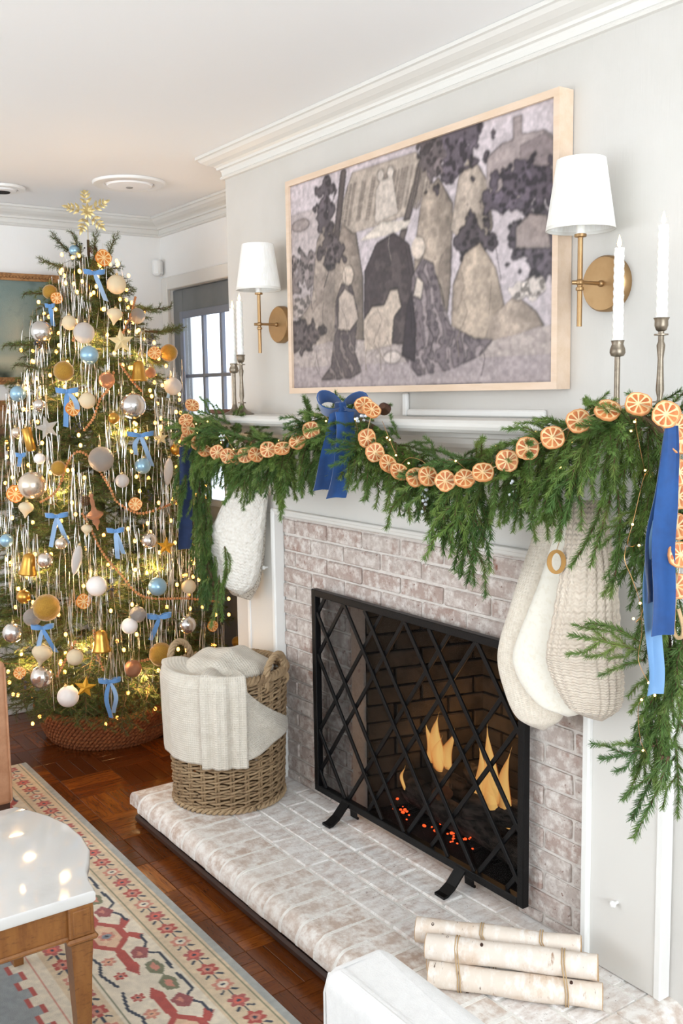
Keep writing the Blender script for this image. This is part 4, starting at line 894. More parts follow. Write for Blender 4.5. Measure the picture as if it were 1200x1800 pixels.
# field with stepped edge
fieldm = D > .50+.028*((np.floor(S/.045) % 2))
put((D > .452) & ~fieldm, cream); put(fieldm, (150, 156, 158)); edge = fieldm & (D < .512+.028*((np.floor(S/.045) % 2))); put(edge, red)
put((D > .47) & (D < .477), rose)
for k in range(40): flower(RX0+.12+k*.071, .60+.05*((k*7) % 4), .018, [(150, 60, 62), red, olive][k % 3], rose)
cv.a = cv.a*(.93+.14*nf[..., None])*(.97+.06*nz[..., None])
W['rug'] = attr_mat('wool_rug_pile', .98, sheen=.25, bump=(420, .6), spec=.1)
rg = thing('area_rug', ((RX0+RX1)/2, (RY0+RY1)/2, 0), 'cream rug with red, navy and blue floral border along the hearth', 'rug')
obj('backing', G().cbox(RX0, RX1, RY0, RY1, .0005, .0075, .002), mat('rug_edge_and_bounce', srgb(206, 200, 188), .98), rg, False)  # unseen part extended and made pale to bounce light onto the ceiling
print_mesh('pile', cv, lambda u, v: (RX0+u*(1.15-RX0), -1.55+v*(RY1+1.55)-.0005, .0082), W['rug'], rg)

# ================================================================== PAINTINGS ON THE FAR WALL
W['gilt'] = mat('gilt_frame', srgb(178, 130, 82), .5, metal=.35, noise=(60, srgb(130, 88, 52), .45, .7, 3), bump=(90, .5))
def painting(y0, y1, z0, z1, fwid, cvs, label, nm):
    t = thing(nm, (XB, (y0+y1)/2, z0), label, 'painting'); x0 = XB
    def bar(pts, nme='frame_bar'):
        return obj(nme, G().prism(pts, x0+.001, x0+.028, lambda u, w, d: (d, u, w)), W['gilt'], t, False)
    f = fwid
    bar([(y0, z0), (y1, z0), (y1-f, z0+f), (y0+f, z0+f)]); bar([(y0, z1), (y0+f, z1-f), (y1-f, z1-f), (y1, z1)]); bar([(y0, z0), (y0+f, z0+f), (y0+f, z1-f), (y0, z1)]); bar([(y1, z0), (y1, z1), (y1-f, z1-f), (y1-f, z0+f)])
    # rope beading along the frame
    bd = mesh_of('bead', G().sphere((0, 0, 0), 1, 8, 5, sq=(.007, .009, .006)), W['gilt']); n = int((y1-y0-.02)/.016)
    for i in range(n):
        for z in (z0+f*.5, z1-f*.5): place('bead', bd, t, Matrix.Translation((x0+.028, y0+.015+i*.016, z)) @ Matrix.Rotation(.6, 4, 'X'))
    print_mesh('canvas', cvs, lambda u, v: (x0+.018, y0+f+u*(y1-y0-2*f), z0+f+v*(z1-z0-2*f)), attr_mat('oil_canvas', .45, bump=(200, .2)), t)
cv = Canvas(130, 150, 1.1); n1 = vnoise(130, 150, 50, 31); n2 = vnoise(130, 150, 18, 32)
ON = np.ones((130, 150), bool); sm = lambda x: np.clip(x, 0, 1); cv.a[:] = np.array([122, 138, 132]); cv.fill(ON, (170, 172, 150), sm((n1-.42)*4)*.8); cv.fill(ON, (206, 192, 158), sm((.62-cv.V)*2)*sm(n1*1.6-.2)*.8); cv.fill(ON, (220, 204, 172), sm(1-np.abs(cv.U-.72)*4.5)*sm(1-np.abs(cv.V-.42)*2)*.7); cv.fill(ON, (88, 108, 108), sm((n2-.5)*5)*sm((cv.V-.45)*3)*.7); cv.fill(ON, (62, 68, 56), sm((.16-cv.V)*9)*sm(n2*2-.5))
painting(-.90, -.185, 1.652, 2.187, .035, cv, 'gilt-framed painting of soft green clouds on the far wall', 'framed_painting')
cv = Canvas(60, 70, 1.1); n1 = vnoise(60, 70, 20, 33); cv.a[:] = (128, 96, 72); cv.fill(n1 > .5, (176, 142, 112), .8); cv.fill(n1 < .38, (72, 56, 44), .8)
painting(-.86, -.16, 1.05, 1.575, .05, cv, 'lower gilt-framed brown painting half hidden by the tree', 'framed_painting')
# ================================================================== CHRISTMAS TREE
TC = Vector((-1.42, -.22, 0)); TOC = Vector((CAM.x-TC.x, CAM.y-TC.y, 0)).normalized(); TRT = Vector((-TOC.y, TOC.x, 0))
_rz = [0, .12, .3, .6, 1.0, 1.4, 1.73, 2.0, 2.15, 2.24, 2.30]; _rr = [.46, .53, .585, .59, .525, .44, .35, .235, .165, .10, .02]
def TR(z): return float(np.interp(z, _rz, _rr))
def on_tree(px, py, off=0.0):
    d = FWD + RIGHT*((px-600.3)/F_PX) - UP*((py-899.8)/F_PX); best = None; bd = 9
    for k in range(520):
        p = CAM+d*(3.4+k*.0035); r = math.hypot(p.x-TC.x, p.y-TC.y)-TR(max(0, p.z))-off
        if r < bd: bd, best = r, p
        if r <= 0: return p
    return best
def keep_in(p, m=.02):
    return Vector((max(p.x, XB+m), min(p.y, YS-m), p.z))
def needle_mat(name, c1, c2, c3):
    m = mat(name, c1, .55, rand=(c2, .7), noise=(9, c3, .45, .7, 3), spec=.3); return m
W['fir'] = needle_mat('fir_needles', srgb(84, 104, 54), srgb(54, 78, 44), srgb(122, 132, 62))
W['twig'] = mat('fir_twig', srgb(92, 70, 48), .9)
def needles(gg, pts, L, per, wd, spread, rr, flat=.0, mi=0):
    """needles (single tapered blades) along a polyline"""
    P = [Vector(p) for p in pts]; tot = sum((P[k+1]-P[k]).length for k in range(len(P)-1)); n = int(tot*per)
    seg = 0; acc = 0; 
    for i in range(n):
        s = (i+.5)/n*tot; seg = 0; a = 0
        while seg < len(P)-2 and a+(P[seg+1]-P[seg]).length < s: a += (P[seg+1]-P[seg]).length; seg += 1
        t = (P[seg+1]-P[seg]).normalized(); base = P[seg]+t*(s-a); ang = rr.uniform(0, 2*PI)
        u = t.orthogonal().normalized(); v = t.cross(u); o = u*math.cos(ang)+v*math.sin(ang)
        if flat and abs(o.y) > .3: o.y *= (1-flat); o = o.normalized() if o.length > 1e-3 else u
        sp = spread*rr.uniform(.8, 1.2); d = (t*math.cos(sp)+o*math.sin(sp)); ln = L*rr.uniform(.75, 1.1)*(1 if s < tot*.93 else .8)
        w = d.cross(o+Vector((rr.uniform(-1, 1), rr.uniform(-1, 1), rr.uniform(-1, 1)))*.8); w = w.normalized()*wd/2 if w.length > 1e-6 else u*wd/2
        b = len(gg.v); gg.v += [tuple(base-w), tuple(base+w), tuple(base+d*ln+w*.25), tuple(base+d*ln-w*.25)]; gg.f.append((b, b+1, b+2, b+3)); gg.m.append(mi)
def fir_branch(L, seed):
    rr = random.Random(seed); gg = G(); main = [(0, 0, 0), (.006*rr.uniform(-1, 1), .01, L*.35), (.01*rr.uniform(-1, 1), .006, L*.7), (0, -.004, L)]
    gg.tube(main, [.0045, .0035, .0025, .0012], 5, mi=1); needles(gg, main, .019, 900, .0017, .95, rr)
    k = 0; s = .16
    while s < .95:
        sd = 1 if k % 2 else -1; ln = L*(.50-.36*s)*rr.uniform(.8, 1.15); y = .01*math.sin(s*3); b = Vector((0, y, L*s)); a = rr.uniform(.75, 1.0)
        tip = b+Vector((sd*math.sin(a)*ln, rr.uniform(-.03, .012), math.cos(a)*ln)); tw = [b, (b+tip)/2+Vector((0, .006, .004)), tip]
        gg.tube(tw, [.0022, .0016, .0008], 4, mi=1); needles(gg, tw, .017, 850, .0016, .95, rr); s += .085; k += 1
    return mesh_of('fir_branch', gg, [W['fir'], W['twig']], False)
BR = {s: [fir_branch(s, int(s*1000)+k) for k in range(2)] for s in (.16, .24, .32)}
tree = thing('christmas_tree', TC, 'tall green Christmas tree covered in warm lights and ornaments', 'Christmas tree')
obj('trunk', G().tube([TC+Vector((0, 0, .02)), TC+Vector((0, 0, 1.2)), TC+Vector((0, 0, 2.29))], [.035, .024, .006], 10), W['twig'], tree)
NB = 0; extra_specs = []
def put_branch(z, phi, rout, pitch, size, roll=0):
    global NB
    rad = Vector((math.cos(phi), math.sin(phi), 0)); d = (rad*math.cos(pitch)+Vector((0, 0, math.sin(pitch)))).normalized(); tip = TC+rad*rout+Vector((0, 0, z))
    if tip.x < XB+.10 or tip.y > YS-.06: return
    base = tip-d*size; tan = Vector((-rad.y, rad.x, 0)); Bm = basis(d, Matrix.Rotation(roll, 3, d) @ tan)
    M = Matrix.Translation(base) @ Bm; me = random.choice(BR[size])
    if NB < 296: place('fir_branch', me, tree, M); NB += 1
    else: extra_specs.append((me, M))
pc = math.atan2(TOC.y, TOC.x); specs = []
for z in np.arange(.20, 2.20, .058):
    R_ = TR(z); n = max(4, int(R_*2*PI/.155))
    for k in range(n):
        phi = 2*PI*(k+random.uniform(-.3, .3))/n+z*5; rel = math.cos(phi-pc)
        if rel < -.45 and random.random() < .55: continue
        specs.append((rel, z+random.uniform(-.03, .03), phi, R_*random.uniform(.86, 1.04)))
specs.sort(key=lambda q: -q[0])
for rel, z, phi, R_ in specs:
    sz = .32 if R_ > .38 else .24 if R_ > .2 else .16
    put_branch(z, phi, R_, math.radians(random.uniform(-18, 14)-(14 if z < .35 else 0)+(25 if z > 2 else 0)), sz, random.uniform(-.35, .35))
for (px, py, dx, dy) in ((100, 470, -1, .35), (112, 438, -.7, .8), (190, 440, .5, 1), (235, 545, 1, .1), (285, 580, 1, .05), (292, 577, 1, .15), (75, 520, -1, .1), (55, 610, -1, .1), (60, 650, -1, .3), (270, 540, 1, .0), (40, 610, -1, .1), (135, 440, -.2, 1), (163, 440, .15, 1)):
    p = on_tree(px, py); rt = TRT*dx+Vector((0, 0, dy))+TOC*.2; d = rt.normalized(); b_ = p-d*.08
    if NB < 299: place('fir_branch', random.choice(BR[.16]), tree, Matrix.Translation(b_) @ basis(d, TOC)); NB += 1
    else: extra_specs.append((random.choice(BR[.16]), Matrix.Translation(b_) @ basis(d, TOC)))
for _k in range(420):                                # inner layer that closes the gaps
    z = random.uniform(.2, 2.16)**1.0; ph = pc+random.uniform(-2.0, 2.0); R_ = TR(z)*random.uniform(.45, .86); rad = Vector((math.cos(ph), math.sin(ph), 0)); d = rad+Vector((0, 0, random.uniform(-.5, .35)))+Vector((-rad.y, rad.x, 0))*random.uniform(-.6, .6); p = TC+rad*R_+Vector((0, 0, z)); sz = .24 if R_ > .2 else .16
    if p.x > XB+.17 and p.y < YS-.15: extra_specs.append((random.choice(BR[sz]), Matrix.Translation(p-d.normalized()*sz) @ basis(d, Vector((-rad.y, rad.x, random.uniform(-.4, .4))))))
# low drooping tips in front of the collar
for px, py in ((150, 1270), (225, 1285), (110, 1240), (270, 1265)):
    p = on_tree(px, py-20, -.02); extra_specs.append((random.choice(BR[.24]), Matrix.Translation(p+Vector((0, 0, .10))-TOC*.16) @ basis((TOC*.8+Vector((0, 0, -.55))+TRT*random.uniform(-.4, .4)), TRT)))
def join_instances(name, specs_, mats_, parent):
    off = np.array(ORG.get(parent.name)); Vv = []; Ff = []; Mi = []; base = 0
    for me, M in specs_:
        n = len(me.vertices); co = np.empty(n*3, np.float32); me.vertices.foreach_get('co', co); A = np.array(M); Vv.append(co.reshape(-1, 3) @ A[:3, :3].T+A[:3, 3]-off)
        mi = np.empty(len(me.polygons), np.int32); me.polygons.foreach_get('material_index', mi); Mi.append(mi); Ff += [tuple(base+i for i in p.vertices) for p in me.polygons]; base += n
    m2 = bpy.data.meshes.new(name); m2.from_pydata(np.concatenate(Vv).tolist(), [], Ff)
    for m in mats_: m2.materials.append(m)
    m2.polygons.foreach_set('material_index', np.concatenate(Mi)); o = bpy.data.objects.new(name, m2); COL.objects.link(o); o.parent = parent; return o
if extra_specs: tag(join_instances('inner_branches', extra_specs, [W['fir'], W['twig']], tree), kind='stuff')
# collar
W['seagrass'] = mat('seagrass', srgb(172, 104, 58), .75, rand=(srgb(142, 80, 42), .6), noise=(30, srgb(112, 64, 34), .45, .7, 4), bump=(80, .4))
col_ = thing('tree_collar', TC, 'round woven seagrass basket collar at the foot of the Christmas tree', 'tree collar'); rows = 9
cgm = []
for ph in (0, 1):
    gg = G()
    for s in range(2):
        gg.tube([((1+.020*math.cos(46*a+PI*s+ph*1.6))*math.cos(a), (1+.020*math.cos(46*a+PI*s+ph*1.6))*math.sin(a), .030*math.sin(46*a+PI*s+ph*1.6)) for a in [2*PI*i/230 for i in range(230)]], .030, 5, loop=True)
    cgm.append(mesh_of('braid_row', gg, W['seagrass']))
for k in range(rows):
    r = .272+.058*(k/(rows-1))**.7; place('braid_row', cgm[k % 2], col_, Matrix.Translation(TC+Vector((0, 0, .012+k*.0185))) @ Matrix.Rotation(k*.5, 4, 'Z') @ Matrix.Diagonal((r, r, .30, 1)))
obj('lining', G().lathe([(.262, .004), (.268, .06), (.315, .165)], 40, TC, caps=False), W['seagrass'], col_)

# lights
W['bulb'] = mat('warm_bulb', srgb(255, 220, 160), .3, emit=(srgb(255, 172, 76), 9)); W['wire'] = mat('green_wire', srgb(40, 56, 36), .6)
sl = thing('string_lights', TC, 'warm white string lights wound round the Christmas tree', 'string lights')
bme = mesh_of('bulb', G().sphere((0, 0, 0), .0074, 8, 6, sq=(1, 1, 1.25)), W['bulb']); wp = []; k = 0
z = .14
while z < 2.22 and k < 290:
    ph = pc+(-1)**k*0+random.uniform(-1.7, 1.7); R_ = TR(z)*random.uniform(.72, 1.03)*(.80 if z < .32 else 1); p = keep_in(TC+Vector((math.cos(ph)*R_, math.sin(ph)*R_, z+random.uniform(-.02, .02))))
    place('bulb', bme, sl, Matrix.Translation(p)); k += 1; z += .0085 if z < 1.2 else .0072 if z < 1.7 else .0068
wp = [keep_in(TC+Vector((math.cos(a)*TR(zz)*.88, math.sin(a)*TR(zz)*.88, zz))) for a, zz in [(i*.16, .14+i*.0053) for i in range(390)]]
obj('wire', G().tube(wp, .0012, 4), W['wire'], sl)
for px, py in ((330, 870), (255, 1190), (55, 1160), (190, 1010), (105, 860), (215, 760), (60, 1000), (150, 1140), (160, 600), (270, 1000), (120, 680), (240, 640)):
    p = on_tree(px, py, -.10); d = bpy.data.lights.new('string_light_glow', 'POINT'); d.energy = 4.2; d.color = (1, .62, .28); d.shadow_soft_size = .03; o = bpy.data.objects.new('string_light_glow', d); COL.objects.link(o); o.location = p

# tinsel strands hanging in bunches
W['tinsel'] = mat('silver_tinsel', srgb(226, 222, 216), .3, metal=1.0)
tg = G(); bunch = [(120, 455, 12), (143, 450, 14), (170, 480, 8), (110, 490, 14), (130, 510, 14), (150, 520, 12), (200, 470, 5), (60, 555, 12), (70, 610, 22), (50, 650, 16), (30, 690, 18), (20, 720, 16), (45, 735, 14), (145, 640, 10), (120, 655, 8), (230, 560, 8), (250, 580, 10), (215, 590, 8), (300, 640, 8), (310, 650, 8), (185, 650, 8), (200, 690, 10), (220, 740, 10), (270, 690, 10), (285, 700, 12), (165, 620, 8), (90, 760, 16), (75, 790, 10), (125, 800, 14), (140, 830, 14), (15, 800, 16), (5, 870, 14), (35, 920, 16), (60, 940, 14), (20, 960, 14), (190, 760, 10), (260, 770, 10), (285, 810, 14), (300, 850, 16), (280, 880, 12), (270, 910, 14), (300, 920, 14), (310, 960, 14), (215, 880, 10), (240, 940, 10), (130, 940, 14), (160, 940, 10), (100, 1010, 10), (175, 1000, 16), (160, 1060, 12), (115, 1050, 10), (200, 1080, 10), (260, 1040, 8), (300, 1010, 14), (320, 1040, 10), (340, 1000, 10), (190, 1150, 12), (205, 1120, 10), (235, 1110, 8), (275, 1080, 12), (290, 1090, 10), (355, 1080, 8), (380, 1100, 6), (95, 1130, 6), (50, 1040, 6), (340, 930, 10), (330, 780, 8), (350, 870, 8), (130, 590, 6), (175, 540, 6), (230, 820, 8), (205, 960, 8), (65, 700, 8), (105, 560, 8)]
for px, py, n in bunch:
    for q in range(n):
        p = on_tree(px+random.gauss(0, 9), py+random.gauss(0, 10), .022); L_ = random.uniform(.12, .31); wd = .0007+random.random()*.0006
        pts = [p+Vector((0, 0, .01))]; dr = TRT*random.gauss(0, .012)+TOC*random.uniform(.0, .014); tw = random.uniform(0, PI)
        A = []; B_ = []
        for j in range(6):
            s = j/5; c = p+dr*s-Vector((0, 0, L_*s))+TRT*.003*math.sin(s*5+tw); w = (TRT*math.cos(tw+s*3)+TOC*math.sin(tw+s*3))*wd; A.append(c-w); B_.append(c+w)
        b_ = len(tg.v)
        for a_, c_ in zip(A, B_): tg.v += [tuple(a_), tuple(c_)]
        for j in range(5): tg.f.append((b_+2*j, b_+2*j+1, b_+2*j+3, b_+2*j+2)); tg.m.append(0)
tag(obj('tinsel_strands', tg, W['tinsel'], smooth=False), 'silver tinsel icicles hanging all over the Christmas tree', 'tinsel', kind='stuff')

# ---- ornaments
def om(name, c, rough, metal=0, **k): W[name] = mat(name, srgb(*c), rough, metal, **k)
om('blue_glass', (150, 186, 208), .28, .45); om('cream_fabric', (226, 208, 176), .9, noise=(60, srgb(208, 188, 152), .4, .7, 3)); om('white_glitter', (236, 228, 222), .5, .25, bump=(300, .8)); om('silver_ball', (214, 212, 210), .2, .9)
om('mustard_velvet', (176, 132, 40), .8, sheen=.6, noise=(20, srgb(140, 100, 26), .4, .7, 3)); om('silver_glitter', (206, 198, 190), .45, .6, bump=(260, 1.0), noise=(120, srgb(150, 142, 136), .5, .6, 2)); om('champagne', (222, 208, 190), .24, .75); om('white_matte', (242, 234, 228), .5)
om('gold', (206, 160, 78), .28, .9, noise=(50, srgb(180, 130, 56), .4, .7, 2)); om('copper', (206, 150, 116), .3, .8, bump=(160, .8)); om('star_cream', (228, 208, 160), .6, .2); om('star_white', (236, 230, 220), .5, .3, bump=(300, 1)); om('yellow_star', (214, 158, 44), .5, .4)
om('pinecone', (112, 76, 52), .8); om('berry_black', (46, 48, 58), .4); om('wood_bead', (196, 134, 84), .5, noise=(14, srgb(170, 108, 62), .4, .7, 2)); om('blue_velvet', (98, 144, 196), .85, sheen=.9); om('pale_velvet', (150, 180, 214), .85, sheen=.8); om('cap_metal', (222, 200, 150), .3, .9); om('clear_silver', (222, 214, 206), .12, .85)
om('rind', (222, 132, 44), .6); om('pith', (242, 208, 150), .8); om('flesh', (226, 140, 48), .45, noise=(40, srgb(204, 104, 30), .4, .7, 3)); om('berry_white', (228, 232, 236), .5)
om('dried_rind', (206, 138, 84), .65); om('dried_pith', (228, 196, 148), .85, noise=(30, srgb(210, 168, 112), .45, .7, 3)); om('dried_flesh', (172, 88, 38), .5, noise=(40, srgb(200, 124, 66), .4, .7, 3))
CAPM = mesh_of('hanger_cap', G().lathe([(.0062, -.001), (.0062, .006), (.0048, .0075), (.001, .008)], 12).tube([(.004*math.cos(a), 0, .011+.004*math.sin(a)) for a in [2*PI*i/10 for i in range(10)]], .0007, 4, loop=True), W['cap_metal'])
def sphere_mesh(m, q=0): return mesh_of('ball', G().sphere((0, 0, 0), 1, 28, 18), W[m])
def quilt_mesh(m):
    gg = G().sphere((0, 0, 0), 1, 48, 30); out = []
    for x, y, z in gg.v:
        a = math.atan2(y, x)*4/PI; l = math.asin(max(-1, min(1, z)))*8/PI; e = min(abs(math.sin((a+l)*PI/2)), abs(math.sin((a-l)*PI/2))); f = .965+.045*min(1, e*2.2); out.append((x*f, y*f, z*f))
    gg.v = out; return mesh_of('ball', gg, W[m])
def lathe_mesh(prof, m, nm='body', n=20): return mesh_of(nm, G().lathe(prof, n), W[m])
def star_mesh(m, n=5, th=.28):
    gg = G(); pts = [((1 if k % 2 == 0 else .42)*math.sin(PI*k/n), (1 if k % 2 == 0 else .42)*math.cos(PI*k/n)) for k in range(2*n)]
    vs = [(x, 0, z) for x, z in pts]+[(0, -th, 0), (0, th, 0)]; fs = []
    for k in range(2*n): fs += [(k, (k+1) % (2*n), 2*n), ((k+1) % (2*n), k, 2*n+1)]
    gg.add(vs, fs); return mesh_of('star', gg, W[m], False)
def slice_mesh(r, th, mr, mp, mf, seg=9, seed=0):
    rr = random.Random(seed); gg = G(); n = 36; rad = lambda i: r*(1+.035*math.sin(i*.7+seed)+.02*math.sin(i*1.9))
    def ring(f, z): return [(rad(i)*f*math.cos(2*PI*i/n), rad(i)*f*math.sin(2*PI*i/n), z) for i in range(n)]
    gg.rings([ring(.90, th*.55), ring(.985, th*.5), ring(1, 0), ring(.985, -th*.5), ring(.90, -th*.55)], True, mi=0)
    gg.rings([ring(.90, th*.55), ring(.86, th*.35), ring(.05, th*.35)], True, False, True, mi=1); gg.rings([ring(.05, -th*.35), ring(.86, -th*.35), ring(.90, -th*.55)], True, True, False, mi=1)
    for s in (1, -1):
        for k in range(seg):
            a0 = 2*PI*(k+.10)/seg; a1 = 2*PI*(k+.90)/seg; am = (a0+a1)/2
            loop = [(.16*r*math.cos(am), .16*r*math.sin(am))]+[(r*f*math.cos(a), r*f*math.sin(a)) for f, a in ((.5, a0+.04), (.74, a0+.03), (.81, a0+.10), (.83, am), (.81, a1-.10), (.74, a1-.03), (.5, a1-.04))]
            c = (.55*r*math.cos(am), .55*r*math.sin(am)); L_ = len(loop); b = gg.add([(x, y, s*th*.36) for x, y in loop]+[(c[0], c[1], s*th*.46)], [((i, (i+1) % L_, L_) if s > 0 else ((i+1) % L_, i, L_)) for i in range(L_)], 2)
    return mesh_of('slice', gg, [W[mr], W[mp], W[mf]], False)
MS = {k: sphere_mesh(k) for k in ('blue_glass', 'cream_fabric', 'white_glitter', 'silver_ball', 'silver_glitter', 'champagne', 'white_matte', 'gold', 'copper', 'clear_silver')}
MS['mustard'] = quilt_mesh('mustard_velvet'); MS['geo'] = quilt_mesh('silver_glitter')
MS['bell'] = lathe_mesh([(.001, 1.0), (.22, .98), (.42, .86), (.52, .6), (.58, .2), (.66, -.35), (.80, -.75), (.84, -.9), (.78, -.9), (.60, -.3), (.5, .4), (.001, .6)], 'gold', 'bell')
MS['onion'] = lathe_mesh([(.001, .82), (.45, .78), (.82, .55), (1, .2), (.96, -.1), (.74, -.4), (.42, -.7), (.22, -1.0), (.12, -1.25), (.001, -1.4)], 'cream_fabric', 'drop')
MS['icicle'] = lathe_mesh([(.001, 1.0), (.10, .95), (.22, .7), (.30, .35), (.32, 0), (.26, -.4), (.15, -.75), (.001, -1.0)], 'white_glitter', 'icicle')
MS['finial'] = lathe_mesh([(.001, 1.0), (.10, .98), (.14, .85), (.06, .78), (.12, .62), (.10, .3), (.16, .1), (.34, -.02), (.44, -.12), (.44, -.2), (.30, -.32), (.16, -.4), (.20, -.46), (.18, -.6), (.08, -.72), (.05, -.9), (.001, -1.0)], 'copper', 'finial')
MS['cyl'] = lathe_mesh([(.001, 1), (.34, .98), (.42, .9), (.40, 0), (.42, -.9), (.34, -1), (.001, -1)], 'gold', 'cylinder')
MS['star_cream'] = star_mesh('star_cream'); MS['star_white'] = star_mesh('star_white', th=.16); MS['yellow_star'] = star_mesh('yellow_star')
MS['orange'] = [slice_mesh(1, .22, 'rind', 'pith', 'flesh', 9, s) for s in (1, 4)]
def pinecone_mesh():
    gg = G(); 
    for k in range(9):
        z = .8-k*.2; r = .35+.5*math.sin(PI*(k+1)/11)
        for i in range(8): a = 2*PI*(i+.5*(k % 2))/8; gg.add([(.2*math.cos(a), .2*math.sin(a), z+.12), (r*math.cos(a-.3), r*math.sin(a-.3), z), (r*1.08*math.cos(a), r*1.08*math.sin(a), z+.10), (r*math.cos(a+.3), r*math.sin(a+.3), z)], [(0, 1, 2), (0, 2, 3), (1, 3, 2)])
    return mesh_of('pinecone', gg, W['pinecone'], False)
MS['pinecone'] = pinecone_mesh()
K2C = {'bell': 'bell', 'star_cream': 'star', 'star_white': 'star', 'yellow_star': 'star', 'orange': 'orange slice', 'pinecone': 'pinecone'}
GRP = 'ornaments on the Christmas tree'
def ornament(kind, px, py, rp, label, tilt=0, turn=0, out=None):
    r = rp*.00262; p = keep_in(on_tree(px, py, (r*.55 if kind not in ('orange',) else .012) if out is None else out)); 
    k = MS[kind]; me = random.choice(k) if isinstance(k, list) else k
    t = thing({'orange': 'orange_slice', 'bell': 'bell_ornament', 'star_cream': 'star_ornament', 'star_white': 'star_ornament', 'yellow_star': 'star_ornament', 'pinecone': 'pinecone', 'onion': 'drop_ornament', 'icicle': 'icicle_ornament', 'finial': 'finial_ornament', 'cyl': 'bell_ornament'}.get(kind, 'ball_ornament'), p-Vector((0, 0, r)), label, K2C.get(kind, 'ornament'), GRP)
    if kind == 'orange': Rm = basis((TOC+TRT*turn+Vector((0, 0, .15))), TRT)
    elif 'star' in kind: Rm = basis((0, 0, 1), TRT*-1 if False else TRT) @ Matrix.Rotation(tilt, 4, 'Y')
    else: Rm = Matrix.Rotation(tilt, 4, TOC) @ Matrix.Rotation(random.uniform(0, 6), 4, 'Z')
    place(me.name.split('.')[0], me, t, Matrix.Translation(p) @ Rm @ Matrix.Scale(r, 4))
    if kind not in ('orange', 'pinecone') and 'star' not in kind:
        top = {'bell': 1.0, 'icicle': 1.0, 'finial': 1.0, 'cyl': 1.0, 'onion': .82}.get(kind, 1.0); place('hanger_cap', CAPM, t, Matrix.Translation(p+(Rm.to_3x3() @ Vector((0, 0, top)))*r*.985) @ Rm)
    obj('hanging_thread', G().tube([p+Vector((0, 0, r*.9)), p+Vector((0, 0, r+.03))-TOC*.015], .0005, 4), W['cap_metal'], t)
    return t
